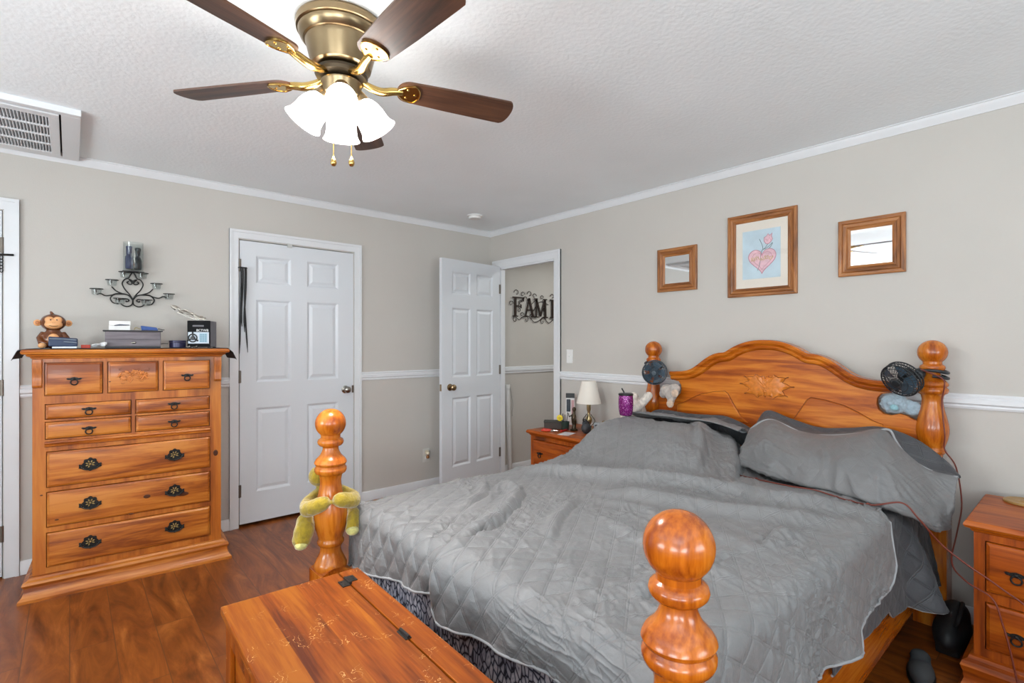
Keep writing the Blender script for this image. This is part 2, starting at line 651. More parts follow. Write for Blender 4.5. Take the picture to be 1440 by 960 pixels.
def wall(name, axis, a0, a1, t0, t1, holes, z0=0.0, z1=CH):
    """wall slab along axis (x or y), holes: (a, b, zlo, zhi)"""
    m = MB()
    cuts = sorted(set([a0, a1] + [h[0] for h in holes] + [h[1] for h in holes]))
    for a, b in zip(cuts[:-1], cuts[1:]):
        h = [q for q in holes if q[0] <= a + 1e-6 and q[1] >= b - 1e-6]
        spans = [(z0, z1)]
        if h:
            spans = []
            if h[0][2] > z0 + 1e-6:
                spans.append((z0, h[0][2]))
            if h[0][3] < z1 - 1e-6:
                spans.append((h[0][3], z1))
        for lo, hi in spans:
            if axis == 'x':
                m.box(a, b, t0, t1, lo, hi)
            else:
                m.box(t0, t1, a, b, lo, hi)
    return struct(m.build(name, WALL, smooth=0))

CD = (0.917, 1.772, 0.0, 2.068)       # closet door hole in the back wall
LD = (-1.13, -0.285, 0.0, 2.07)       # left door hole in the back wall
HD_ = (3.143, 3.886, 0.0, 2.06)       # hall doorway in the right wall
wall('wall_back', 'x', LW - T, RW + T, BW, BW + T, [CD, LD])
wall('wall_right', 'y', FW - T, BW, RW, RW + TR, [HD_])
wall('wall_left', 'y', FW - T, BW, LW - T, LW, [(a, b, WZ0, WZ1) for a, b in FILL_WIN_L])
wall('wall_front', 'x', LW, RW, FW - T, FW, [(a, b, WZ0, WZ1) for a, b in WIN_F])
# the hall beyond the doorway
wall('wall_hall_back', 'x', RW + TR, 5.4, 4.0, 4.0 + T, [])
wall('wall_hall_right', 'y', 1.6, 4.0, 5.2, 5.2 + T, [])
wall('wall_hall_front', 'x', RW + TR, 5.2, 1.6 - T, 1.6, [])
# dark closet behind the closed doors
for nm, (a, b, z0, z1) in (('wall_closet', CD), ('wall_bath', LD)):
    struct(MB().box(a - 0.1, b + 0.1, BW + T, BW + T + 0.03, 0, 2.2).build(nm, WALL, smooth=0))

# ---- windows behind the camera, and the added left ones
def window(idx, c0, c1, axis, face, inward):
    """double-hung sash window; face = coordinate of inner wall face"""
    root = thing('window_%d' % idx, None, None)
    root['kind'] = 'structure'
    f = MB()
    def bx(a, b, z0, z1, d0, d1):
        lo, hi = sorted((face + inward * d0, face + inward * d1))
        if axis == 'x':
            f.box(a, b, lo, hi, z0, z1)
        else:
            f.box(lo, hi, a, b, z0, z1)
    w = 0.075
    bx(c0 - w, c0, WZ0 - w, WZ1 + w, 0.0, 0.02)
    bx(c1, c1 + w, WZ0 - w, WZ1 + w, 0.0, 0.02)
    bx(c0, c1, WZ1, WZ1 + w, 0.0, 0.02)
    bx(c0 - w - 0.02, c1 + w + 0.02, WZ0 - 0.03, WZ0, 0.0, 0.06)
    s = 0.045
    zm = (WZ0 + WZ1) / 2
    for z0, z1, d in ((WZ0, zm + 0.02, -0.045), (zm - 0.02, WZ1, -0.075)):
        bx(c0, c0 + s, z0, z1, d, d - 0.03)
        bx(c1 - s, c1, z0, z1, d, d - 0.03)
        bx(c0 + s, c1 - s, z0, z0 + s, d, d - 0.03)
        bx(c0 + s, c1 - s, z1 - s, z1, d, d - 0.03)
    f.build('window_frame', TRIM, root, smooth=0)
    p = MB()
    lo, hi = sorted((face - inward * 0.06, face - inward * 0.063))
    if axis == 'x':
        p.box(c0 + s, c1 - s, lo, hi, WZ0 + s, WZ1 - s)
    else:
        p.box(lo, hi, c0 + s, c1 - s, WZ0 + s, WZ1 - s)
    p.build('window_pane', PANE, root, smooth=0)
k = 1
for a, b in WIN_F:
    window(k, a, b, 'x', FW, 1)
    k += 1
for a, b in FILL_WIN_L:  # added windows that frame the left fill lights
    window(k, a, b, 'y', LW, 1)
    k += 1

# ---- trims
trim_n = [0]
def trim(m, mat=None, smooth=30):
    trim_n[0] += 1
    return struct(m.build('trim_%d' % trim_n[0], mat or TRIM, smooth=smooth))
CROWN = [(0, CH), (0, CH - 0.047), (0.006, CH - 0.047), (0.010, CH - 0.036), (0.022, CH - 0.020), (0.026, CH - 0.006), (0.034, CH - 0.004), (0.034, CH)]
RAIL = [(0, 1.012), (0.008, 1.012), (0.012, 1.022), (0.010, 1.030), (0.018, 1.038), (0.018, 1.058), (0.012, 1.064), (0.014, 1.074), (0.008, 1.082), (0, 1.082)]
BASE = [(0, 0), (0.013, 0), (0.013, 0.062), (0.006, 0.078), (0, 0.078)]
def along(prof, wallname, a0, a1):
    m = MB()
    if wallname == 'back':
        m.prism([(BW - d, z) for d, z in prof], 'x', a0, a1)
    elif wallname == 'right':
        m.prism([(RW - d, z) for d, z in prof], 'y', a0, a1)
    elif wallname == 'left':
        m.prism([(LW + d, z) for d, z in prof], 'y', a0, a1)
    elif wallname == 'front':
        m.prism([(FW + d, z) for d, z in prof], 'x', a0, a1)
    elif wallname == 'hall':
        m.prism([(4.0 - d, z) for d, z in prof], 'x', a0, a1)
    return m
trim(along(CROWN, 'back', LW, RW))
trim(along(CROWN, 'right', FW, BW))
trim(along(CROWN, 'left', FW, BW))
trim(along(CROWN, 'front', LW, RW))
trim(along(RAIL, 'back', -0.215, 0.857))
trim(along(RAIL, 'back', 1.834, RW))
trim(along(RAIL, 'right', FW, 3.065))
trim(along(RAIL, 'hall', RW + TR, 5.2))
trim(along(RAIL, 'left', FW, BW))
struct(along(BASE, 'back', -0.215, 0.857).build('baseboard_back', TRIM, smooth=30))
struct(along(BASE, 'back', 1.834, RW).build('baseboard_back_right', TRIM, smooth=30))
struct(along(BASE, 'right', FW, 3.065).build('baseboard_right', TRIM, smooth=30))
struct(along(BASE, 'hall', RW + TR, 5.2).build('baseboard_hall', TRIM, smooth=30))
struct(along(BASE, 'left', FW, BW).build('baseboard_left', TRIM, smooth=30))
struct(along(BASE, 'front', LW, RW).build('baseboard_front', TRIM, smooth=30))

# ---- door casings
def casing(m, axis, a0, a1, w, top, face, inward, wl=None, wr=None):
    """moulded casing round a door hole; w = casing width"""
    wl = w if wl is None else wl
    wr = w if wr is None else wr
    def bx(a, b, z0, z1, d):
        lo, hi = sorted((face, face + inward * d))
        if axis == 'x':
            m.box(a, b, lo, hi, z0, z1)
        else:
            m.box(lo, hi, a, b, z0, z1)
    bx(a0 - wl, a0 - 0.006, 0, top + w, 0.012)
    bx(a0 - wl, a0 - wl + 0.018, 0, top + w, 0.019)
    bx(a1 + 0.006, a1 + wr, 0, top + w, 0.012)
    bx(a1 + wr - 0.018, a1 + wr, 0, top + w, 0.019)
    bx(a0 - 0.006, a1 + 0.006, top + 0.004, top + w, 0.012)
    bx(a0 - wl + 0.018, a1 + wr - 0.018, top + w - 0.018, top + w, 0.019)
    return m
trim(casing(MB(), 'x', CD[0], CD[1], 0.064, 2.072, BW, -1))
trim(casing(MB(), 'x', LD[0], LD[1], 0.068, 2.07, BW, -1))
trim(casing(MB(), 'y', HD_[0], HD_[1], 0.078, 2.062, RW, -1, wr=0.112))
# jamb of the hall doorway
j = MB()
j.box(RW - 0.002, RW + TR + 0.004, HD_[0] - 0.006, HD_[0] + 0.010, 0, 2.062)
j.box(RW - 0.002, RW + TR + 0.004, HD_[1] - 0.010, HD_[1] + 0.006, 0, 2.062)
j.box(RW - 0.002, RW + TR + 0.004, HD_[0], HD_[1], 2.050, 2.066)
trim(j, smooth=0)

# ---- six-panel doors
def six_panel(W, Hh, th, cols, rows, both=True):
    """door slab from x 0..W, front face y=0 (towards -y), back y=th"""
    m = MB()
    rings = [(0, 0), (0.006, 0.003), (0.016, 0.012), (0.022, 0.012), (0.044, 0.004)]
    def face(flip):
        q = MB()
        xs = [0] + [c for ab in cols for c in ab] + [W]
        zs = [0] + [c for ab in rows for c in ab] + [Hh]
        for i in range(len(xs) - 1):
            for k2 in range(len(zs) - 1):
                if i % 2 == 1 and k2 % 2 == 1:
                    q.nest(xs[i], xs[i + 1], zs[k2], zs[k2 + 1], rings)
                else:
                    q.nest(xs[i], xs[i + 1], zs[k2], zs[k2 + 1], [(0, 0)])
        if flip:
            q.v = [(x, th - y, z) for x, y, z in q.v]
            q.f = [tuple(reversed(f)) for f in q.f]
        m.add(q.v, q.f)
    face(False)
    if both:
        face(True)
    m.add([(0, 0, 0), (W, 0, 0), (W, th, 0), (0, th, 0), (0, 0, Hh), (W, 0, Hh), (W, th, Hh), (0, th, Hh)],
          [(0, 3, 2, 1), (4, 5, 6, 7), (1, 2, 6, 5), (3, 0, 4, 7)] + ([] if both else [(2, 3, 7, 6)]))
    return m
def knob_mb(c, dirn):
    m = MB()
    s = dirn
    m.lathe([(0.0, 0.0), (0.031, 0.0), (0.031, s * 0.006), (0.014, s * 0.012), (0.012, s * 0.030), (0.022, s * 0.038), (0.028, s * 0.050), (0.026, s * 0.062), (0.014, s * 0.068), (0.0, s * 0.069)], c, 24, 'y', close=False)
    return m
def hinge_mb(x, y, z):
    m = MB()
    m.tube([(x, y, z - 0.045), (x, y, z + 0.045)], 0.0065, 8)
    m.box(x - 0.012, x + 0.012, y, y + 0.004, z - 0.044, z + 0.044)
    return m
DARKH = plain('tarnished_hinge', srgb(120, 112, 104), 0.4, 0.8)

def door(n, loc, rotz, W, Hh, cols, rows, knob_x, knob_z, hinge_x, hinge_y, both, label, knobmat):
    r = thing('door_%d' % n, label, 'door', loc, rotz)
    r['kind'] = 'structure'
    six_panel(W, Hh, 0.035, cols, rows, both).build('door_leaf', DOORP, r, smooth=0)
    knob_mb((knob_x, 0, knob_z), -1).build('door_knob', knobmat, r, smooth=60)
    if both:
        kb = knob_mb((knob_x, 0.035, knob_z), 1)
        kb.f = [tuple(reversed(f)) for f in kb.f]
        kb.build('door_knob', knobmat, r, smooth=60)
    for z in (0.24, 1.06, 1.86):
        hinge_mb(hinge_x, hinge_y, z).build('hinge', DARKH, r)
    return r
ROWS = [(0.218, 0.83), (1.015, 1.622), (1.737, 1.938)]
d1 = door(1, (0.920, BW - 0.004, 0.022), 0, 0.849, 2.040, [(0.108, 0.355), (0.474, 0.722)], ROWS, 0.779, 0.925, -0.002, -0.004, False,
          'closed white six panel closet door right of the pine dresser', NICKEL)
MB().box(0.852 - 0.016, 0.852, -0.001, 0.02, 0.895, 0.955).build('strike_plate', NICKEL, d1, smooth=0)
ang = math.atan2(3.79 - 3.880, 2.466 - 3.2)
d2 = door(2, (3.204, 3.882, 0.016), ang + PI, 0.738, 2.062, [(0.118, 0.345), (0.420, 0.640)], [(0.196, 0.82), (1.0, 1.628), (1.752, 1.955)], 0, 0, 0, 0, True,
          'open white six panel door standing into the bedroom beside the hall doorway', NICKEL)
for ch in list(d2.children):
    if ch.name.startswith(('door_knob', 'hinge')):
        bpy.data.objects.remove(ch)
for ch in list(d2.children):
    ch.location.x = -0.738
knob_mb((-0.648, 0, 0.915), -1).build('door_knob', BRASS_A, d2, smooth=60)
kb = knob_mb((-0.648, 0.035, 0.915), 1)
kb.f = [tuple(reversed(f)) for f in kb.f]
kb.build('door_knob', BRASS_A, d2, smooth=60)
MB().box(-0.7395, -0.738, 0.006, 0.029, 0.885, 0.945).build('latch_plate', BRASS_A, d2, smooth=0)
for z in (0.24, 1.05, 1.84):
    hinge_mb(0.0, -0.003, z).build('hinge', DARKH, d2)
d3 = door(3, (-1.127, BW - 0.004, 0.012), 0, 0.839, 2.054, [(0.11, 0.355), (0.475, 0.72)], ROWS, 0.06, 0.925, 0.842, -0.004, False,
          'white door at the left edge beside the pine dresser', NICKEL)
lt = MB()
lt.tube([(0.832, -0.012, 1.806), (0.888, -0.020, 1.808)], 0.006, 8)
for k in range(5):
    lt.tube([(0.838 + 0.006 * math.cos(a), -0.014 + 0.004 * (k % 2) * math.sin(a), 1.79 - k * 0.018 + 0.011 * math.sin(a)) for a in np.linspace(0, 2 * PI, 10)[:-1]], 0.0025, 5, closed=True)
lt.build('chain_latch', IRON, d3)
# ============================================================ FURNITURE
# ---- drawer pulls (built in local coords: mounted on plane y=0, facing -y)
def big_pull_parts(parent, c):
    """bat-wing bail pull with an openwork brass flower"""
    x0, y0, z0 = c
    N = 48
    outer = []
    for k in range(N):
        a = 2 * PI * k / N
        r = 0.029 + 0.0030 * math.cos(8 * a)
        x, z = r * math.cos(a), 1.05 * r * math.sin(a)
        outer.append((x, z))
    m = MB()
    # scalloped rim
    ring = [(x0 + x, y0 - 0.004, z0 + z + 0.004) for x, z in outer]
    m.tube(ring, 0.0036, 6, closed=True)
    m.prism([(x0 + x * 0.98, z0 + z * 0.98 + 0.004) for x, z in outer], 'y', y0 - 0.0015, y0 + 0.0005)
    # wings
    for s in (-1, 1):
        w = [(0.022, 0.010), (0.032, 0.003), (0.040, 0.006), (0.048, 0.008), (0.045, -0.002), (0.049, -0.012), (0.040, -0.016), (0.032, -0.013), (0.022, -0.014)]
        pl = [(x0 + s * a, z0 + b) for a, b in w]
        if s < 0:
            pl = pl[::-1]
        m.prism(pl[::-1], 'y', y0 - 0.004, y0 + 0.0005)
        m.ball((x0 + s * 0.040, y0 - 0.006, z0 - 0.004), 0.006, 0.006, 0.006, 10, 6)
        m.ball((x0 + s * 0.044, y0 - 0.004, z0 + 0.001), 0.0035, 0.003, 0.006, 8, 6)
    # bail
    bail = [(x0 + 0.038 * math.cos(a), y0 - 0.009 - 0.006 * math.sin(-a), z0 - 0.005 + 0.019 * math.sin(a)) for a in np.linspace(-PI, 0, 15)]
    m.tube(bail, 0.0032, 7)
    h = m.build('handle', IRON, parent)
    p = MB()
    for k in range(7):
        a = 2 * PI * k / 8 + PI / 8 - 2 * PI / 8
        p.ball((x0 + 0.0145 * math.cos(a), y0 - 0.003, z0 + 0.004 + 0.0145 * math.sin(a)), 0.0068, 0.0022, 0.0034, 10, 6, rot=('Y', -a))
    p.ball((x0, y0 - 0.0035, z0 + 0.004), 0.0055, 0.003, 0.0055, 10, 6)
    p.build('brass_flower', PULLB, h)
    return h
def small_pull(parent, c):
    x0, y0, z0 = c
    m = MB()
    w = [(-0.033, 0.004), (-0.027, 0.008), (-0.018, 0.006), (-0.010, 0.010), (0, 0.012), (0.010, 0.010), (0.018, 0.006), (0.027, 0.008), (0.033, 0.004), (0.026, -0.003), (0.015, -0.004), (0.008, -0.007), (-0.008, -0.007), (-0.015, -0.004), (-0.026, -0.003)]
    m.prism([(x0 + a, z0 + b) for a, b in w], 'y', y0 - 0.004, y0 + 0.0005)
    m.ball((x0, y0 - 0.006, z0 + 0.002), 0.008, 0.006, 0.007, 12, 8)
    for s in (-1, 1):
        m.ball((x0 + s * 0.022, y0 - 0.004, z0 + 0.002), 0.006, 0.004, 0.003, 8, 6)
    m.tube([(x0 + 0.0145 * math.cos(a), y0 - 0.008, z0 - 0.015 + 0.0145 * math.sin(a)) for a in np.linspace(PI * 0.6, PI * 2.4, 20)], 0.0032, 7)
    return m.build('handle', IRON, parent)

def drawer(parent, mat, x0, x1, z0, z1, y=0.0):
    m = MB().nest(x0, x1, z0, z1, [(0.0035, y + 0.014), (0.0035, y - 0.006), (0.005, y - 0.009), (0.008, y - 0.010), (0.014, y - 0.015), (0.018, y - 0.016)])
    return m.build('drawer', mat, parent, smooth=25)

def recess(m, x0, x1, z0, z1):
    pass

def front_frame(m, X0, X1, Z0, Z1, holes, y0, y1):
    """face frame (boards between the drawers) as boxes on a grid of holes"""
    xs = sorted(set([X0, X1] + [h[0] for h in holes] + [h[1] for h in holes]))
    zs = sorted(set([Z0, Z1] + [h[2] for h in holes] + [h[3] for h in holes]))
    for a, b in zip(xs[:-1], xs[1:]):
        run = None
        for c, d in zip(zs[:-1], zs[1:]):
            inside = any(h[0] < (a + b) / 2 < h[1] and h[2] < (c + d) / 2 < h[3] for h in holes)
            if not inside:
                run = (run[0], d) if run else (c, d)
            if inside and run:
                m.box(a, b, y0, y1, run[0], run[1])
                run = None
        if run:
            m.box(a, b, y0, y1, run[0], run[1])

def moulding3(prof, x0, x1, yf, yb):
    """profile (out, z) swept round left, front and right of a carcass; mitred corners"""
    m = MB()
    n = len(prof)
    vs = []
    for o, z in prof:
        vs += [(x0 - o, yb, z), (x0 - o, yf - o, z), (x1 + o, yf - o, z), (x1 + o, yb, z)]
    fs = []
    for i in range(n - 1):
        for k in range(3):
            fs.append((i * 4 + k, i * 4 + k + 1, (i + 1) * 4 + k + 1, (i + 1) * 4 + k))
    fs.append((0, 3, 2, 1))
    fs.append(((n - 1) * 4, (n - 1) * 4 + 1, (n - 1) * 4 + 2, (n - 1) * 4 + 3))
    for k in (0, 3):
        fs.append(tuple(i * 4 + k for i in (range(n) if k == 3 else range(n - 1, -1, -1))))
    return m.add(vs, fs)

# ---- tall pine dresser
DR = thing('dresser', 'tall honey pine chest of drawers with black bail pulls and a carved panel', 'dresser', (0.283, 3.590, 0), math.radians(-3.4))
DX0, DX1, DB = -0.430, 0.425, 0.40
holes = []
r1 = [(-0.384, -0.144), (-0.126, 0.107), (0.128, 0.366)]
for a, b in r1:
    holes.append((a, b, 1.046, 1.222))
for a, b in ((-0.382, -0.019), (-0.002, 0.364)):
    holes.append((a, b, 0.922, 1.004))
    holes.append((a, b, 0.818, 0.911))
big = [(0.566, 0.755), (0.358, 0.544), (0.150, 0.331)]
for a, b in big:
    holes.append((-0.377, 0.367, a, b))
m = MB()
front_frame(m, DX0, DX1, 0.10, 1.252, holes, 0.0, 0.022)
m.box(DX0, DX0 + 0.02, 0.022, DB, 0.10, 1.252)
m.box(DX1 - 0.02, DX1, 0.022, DB, 0.10, 1.252)
m.box(DX0 + 0.02, DX1 - 0.02, 0.030, DB, 0.10, 1.252)
m.build('carcass', CASEW, DR, smooth=0)
moulding3([(0, 1.240), (0.006, 1.243), (0.008, 1.250), (0.020, 1.254), (0.024, 1.262), (0.038, 1.266), (0.042, 1.276), (0.038, 1.286), (0.030, 1.290)], DX0, DX1, 0, DB).build('top', PINE['x'], DR, smooth=25)
moulding3([(0.052, 0.0), (0.052, 0.014), (0.044, 0.022), (0.038, 0.030), (0.030, 0.050), (0.030, 0.070), (0.038, 0.086), (0.034, 0.098), (0.020, 0.104), (0.014, 0.114), (0.0, 0.118)], DX0, DX1, 0, DB).build('base', PINE['x'], DR, smooth=25)
# beaded rail between the small and the large drawers
MB().prism([(0.0, 0.778), (-0.012, 0.782), (-0.014, 0.790), (-0.008, 0.793), (-0.014, 0.798), (-0.010, 0.806), (0.0, 0.808)], 'x', -0.382, 0.366).build('waist_moulding', PINE['x'], DR, smooth=30)
# scrolled corbels under the top
for xa, xb in ((-0.430, -0.392), (0.387, 0.425)):
    pr = [(0.0, 1.238), (-0.020, 1.238), (-0.021, 1.20), (-0.016, 1.17), (-0.013, 1.14), (-0.016, 1.115), (-0.018, 1.103), (-0.014, 1.094), (-0.006, 1.090), (0.0, 1.092)]
    MB().prism(pr, 'x', xa, xb).build('corbel', PINE['z'], DR, smooth=30, bevel=0.002)
dr = []
for a, b in (r1[0], r1[2]):
    d = drawer(DR, PINE['x'], a, b, 1.046, 1.222)
    small_pull(d, ((a + b) / 2, -0.016, 1.130))
cp = drawer(DR, PINE['x'], r1[1][0], r1[1][1], 1.046, 1.222)
cp.name = 'carved_panel'
for a, b, hx in ((-0.382, -0.019, -0.203), (-0.002, 0.364, 0.182)):
    for z0, z1 in ((0.922, 1.004), (0.818, 0.911)):
        d = drawer(DR, PINE['x'], a, b, z0, z1)
        small_pull(d, (hx, -0.016, z0 + 0.044))
for z0, z1 in big:
    d = drawer(DR, PINE['x'], -0.377, 0.367, z0, z1)
    for hx in (-0.198, 0.184):
        big_pull_parts(d, (hx, -0.016, (z0 + z1) / 2 + 0.004))
# knots in the pine
KNOT = plain('dark_knot', srgb(72, 34, 14), 0.35, noise=0.3, nscale=80)
for kx, kz, rx, rz, yy in ((0.052, 0.447, 0.017, 0.011, -0.0163), (0.225, 0.430, 0.030, 0.012, -0.0163), (0.396, 0.649, 0.013, 0.019, -0.0003), (-0.395, 0.53, 0.006, 0.004, -0.0003), (-0.02, 0.362, 0.012, 0.004, -0.0163), (-0.334, 0.395, 0.009, 0.004, -0.0163), (0.255, 1.105, 0.006, 0.002, -0.0163), (-0.115, 1.11, 0.005, 0.003, -0.0163)):
    MB().ball((0, 0, 0), rx, 0.0006, rz, 14, 6).build('pine_knot', KNOT, DR, loc=(kx, yy, kz))
# carved spray on the middle panel
def carve_spray(mb, cx, y, cz, w, h, seed, n=26):
    rng = random.Random(seed)
    for k in range(n):
        t = (k + 0.5) / n * 2 - 1
        a = rng.uniform(0, PI)
        px = cx + t * w * 0.42
        pz = cz + rng.uniform(-0.36, 0.36) * h * (1 - 0.5 * abs(t))
        mb.ball((px, y, pz), w * rng.uniform(0.05, 0.10), 0.003, h * rng.uniform(0.035, 0.07), 10, 6, rot=('Y', a))
    for s in (-1, 1):
        pts = [(cx + s * w * u, y - 0.001, cz + h * 0.25 * math.sin(u * 9 + s)) for u in np.linspace(0, 0.5, 10)]
        mb.tube(pts, 0.0018, 6)
cv = MB()
carve_spray(cv, -0.010, -0.0165, 1.138, 0.150, 0.090, 5, 34)
for k in range(9):
    a = k * 2 * PI / 9
    cv.ball((0.032 + 0.016 * math.cos(a), -0.018, 1.142 + 0.013 * math.sin(a)), 0.011, 0.004, 0.005, 10, 6, rot=('Y', -a))
cv.build('carved_spray', CARVED, cp)
rng = random.Random(11)
gv = MB()
for k in range(30):
    x0_, z0_ = -0.010 + rng.uniform(-0.068, 0.064), 1.138 + rng.uniform(-0.038, 0.038)
    a0_, q = rng.uniform(0, 2 * PI), rng.uniform(0.007, 0.014)
    gv.tube([(x0_ + q * math.cos(a0_ + t), -0.0168, z0_ + 0.7 * q * math.sin(a0_ + t)) for t in np.linspace(0, 2.6, 8)], 0.0011, 5)
gv.build('carved_lines', plain('carved_shadow_brown', srgb(120, 62, 24), 0.5), cp)

# ---- black runner cloth under the things on the dresser
CLOTH = plain('dark_navy_cloth', srgb(42, 44, 54), 0.9, noise=0.1, nscale=200)
def dresser_pt(x, y, z):
    return DR.matrix_basis @ Vector((x, y, z))
cl = MB()
TOPZ = 1.2905
P = np.zeros((27, 9, 3))
us = np.linspace(-0.532, 0.540, 27)
for i, u in enumerate(us):
    for q, v in enumerate(np.linspace(-0.030, 0.355, 9)):
        over = max(0, -0.478 - u, u - 0.474)
        z = TOPZ + 0.0015 - max(0, over - 0.008) * 1.15
        x = max(-0.478, min(0.474, u)) + (1 if u > 0 else -1) * over * 0.55
        yy = v + (0.05 * over / 0.06 if v < 0.1 else 0) * (0.5 - v)
        if over > 0 and q == 0:
            z -= 0.006
        P[i, q] = (x, yy, z)
cl.grid(P)
oc = cl.build('table_runner', CLOTH, None, loc=DR.location, rot=DR.rotation_euler, smooth=40)
so = oc.modifiers.new('thick', 'SOLIDIFY')
so.thickness = 0.0015
so.offset = 1
tag(oc, 'dark navy cloth runner over the dresser top with corners hanging down at both ends', 'cloth')
CLZ = TOPZ + 0.0045

# ---- cedar chest at the bed's foot
CH_ = thing('blanket_chest', 'worn orange cedar chest with black strap hinges at the foot of the bed', 'chest', (0.493, 1.532, 0), math.radians(-1.5))
CWD, CLN, CZT = 0.380, 1.02, 0.62
m = MB()
m.box(-CWD / 2 + 0.022, CWD / 2 - 0.012, -CLN + 0.022, -0.022, 0.055, CZT - 0.024)
m.build('chest_body', CHESTW['y'], CH_, smooth=0, bevel=0.003)
b = MB()
for ax, bx_ in ((-CWD / 2 + 0.010, -CWD / 2 + 0.0215),):
    b.box(ax, bx_, -CLN + 0.01, -0.01, 0.0, 0.10)
    b.box(ax, bx_, -0.075, -0.018, 0.10, CZT - 0.024)
    b.box(ax, bx_, -CLN + 0.018, -CLN + 0.075, 0.10, CZT - 0.024)
    b.box(ax, bx_, -CLN + 0.075, -0.075, CZT - 0.075, CZT - 0.024)
b.box(-CWD / 2 + 0.0225, CWD / 2 - 0.012, -0.0215, -0.008, 0.0, 0.10)
b.box(-CWD / 2 + 0.0225, -CWD / 2 + 0.075, -0.0215, -0.012, 0.10, CZT - 0.024)
b.box(CWD / 2 - 0.07, CWD / 2 - 0.012, -0.0215, -0.012, 0.10, CZT - 0.024)
b.build('chest_frame', CHESTW['z'], CH_, smooth=0, bevel=0.002)
SPL = CWD / 2 - 0.062
MB().box(-CWD / 2, SPL - 0.0015, -CLN, 0, CZT - 0.022, CZT).build('lid', LIDW, CH_, smooth=0, bevel=0.004)
MB().box(SPL + 0.0015, CWD / 2, -CLN, 0, CZT - 0.022, CZT).build('back_strip', CHESTW['y'], CH_, smooth=0, bevel=0.003)
for hy, op in ((-0.075, 1), (-0.43, 0), (-0.86, 1)):
    h = MB()
    h.tube([(SPL, hy - 0.022, CZT + 0.003), (SPL, hy + 0.022, CZT + 0.003)], 0.0045, 8)
    if op:
        h.box(SPL - 0.026, SPL - 0.003, hy - 0.030, hy + 0.010, CZT, CZT + 0.0025)
        h.box(SPL + 0.003, SPL + 0.026, hy - 0.010, hy + 0.028, CZT, CZT + 0.0025)
        for sx, sy in ((-0.018, -0.02), (-0.018, 0.0), (0.018, 0.0), (0.018, 0.018)):
            h.ball((SPL + sx, hy + sy, CZT + 0.0025), 0.003, 0.003, 0.0015, 8, 4)
    else:
        h.box(SPL - 0.010, SPL + 0.006, hy - 0.024, hy + 0.022, CZT, CZT + 0.0022)
    h.build('hinge', IRON, CH_, bevel=0)

# ---- nightstands
def nightstand(label, loc):
    r = thing('nightstand', label, 'nightstand', loc, -PI / 2, 'matching pine nightstands beside the bed')
    w, d = 0.308, 0.49           # half width, depth; front face y=0
    hl = [(-w + 0.032, w - 0.032, 0.390, 0.580), (-w + 0.032, w - 0.032, 0.175, 0.352)]
    m = MB()
    front_frame(m, -w, w, 0.13, 0.620, hl, 0.0, 0.02)
    m.box(-w, -w + 0.02, 0.02, d, 0.13, 0.620)
    m.box(w - 0.02, w, 0.02, d, 0.13, 0.620)
    m.box(-w + 0.02, w - 0.02, 0.028, d, 0.13, 0.620)
    m.build('carcass', NIGHT['z'], r, smooth=0)
    moulding3([(0, 0.606), (0.006, 0.610), (0.010, 0.618), (0.022, 0.623), (0.028, 0.632), (0.026, 0.640), (0.020, 0.649), (0.0, 0.650)], -w, w, 0, d).build('top', NIGHT['x'], r, smooth=25)
    moulding3([(0.044, 0.0), (0.044, 0.014), (0.034, 0.026), (0.026, 0.05), (0.028, 0.075), (0.036, 0.10), (0.030, 0.118), (0.016, 0.126), (0.012, 0.138), (0, 0.142)], -w, w, 0, d).build('base', NIGHT['x'], r, smooth=25)
    for a, b, z0, z1 in hl:
        q = drawer(r, NIGHT['x'], a, b, z0, z1)
        for hx in (-0.190, 0.190):
            small_pull(q, (hx, -0.016, (z0 + z1) / 2 - 0.004))
    return r
NR = nightstand('pine nightstand with a round brass coaster on top, right of the bed', (2.60, 0.010, 0))
NL_ = copy_tree(NR)
NL_.location = (2.725, 2.612, 0)
NL_['label'] = 'pine nightstand with the lamp on top, between the bed and the hall doorway'

# ============================================================ THE BED
BED = thing('poster_bed', 'amber pine cannonball bed with ball topped posts and an arched carved headboard', 'bed', (0, 0, 0))
def arc(r, z, n, a0, a1, rz=None):
    rz = rz or r
    return [(r * math.cos(a), z + rz * math.sin(a)) for a in np.linspace(a0, a1, n)]
def post_profile(top, blk):
    """turned profile, listed from the top of the block upward"""
    p = []
    d = lambda s: top - s
    p += [(0.058, d(0.632)), (0.062, d(0.622)), (0.062, d(0.610)), (0.057, d(0.600)), (0.050, d(0.585)), (0.041, d(0.565)), (0.039, d(0.552)), (0.041, d(0.540))]
    p += [(0.047, d(0.535)), (0.051, d(0.527)), (0.051, d(0.520)), (0.047, d(0.513)), (0.046, d(0.508))]
    p += [(0.050, d(0.495)), (0.058, d(0.470)), (0.063, d(0.440)), (0.0635, d(0.420)), (0.061, d(0.395)), (0.054, d(0.362)), (0.046, d(0.330)), (0.041, d(0.300)), (0.040, d(0.282)), (0.044, d(0.262)), (0.050, d(0.256))]
    p += [(0.057, d(0.252)), (0.061, d(0.243)), (0.061, d(0.233)), (0.056, d(0.226)), (0.054, d(0.223)), (0.058, d(0.220)), (0.062, d(0.212)), (0.060, d(0.205)), (0.056, d(0.199)), (0.054, d(0.196)), (0.051, d(0.193))]
    p += [(0.046, d(0.188)), (0.039, d(0.180)), (0.034, d(0.170)), (0.0305, d(0.160)), (0.030, d(0.152)), (0.034, d(0.147))]
    p += [(0.042, d(0.145)), (0.048, d(0.138)), (0.050, d(0.130)), (0.047, d(0.121)), (0.041, d(0.117)), (0.037, d(0.114))]
    c = top - 0.058
    p += [(0.0585 * math.cos(a), c + 0.058 * math.sin(a)) for a in np.linspace(-0.88, PI / 2, 22)]
    return p
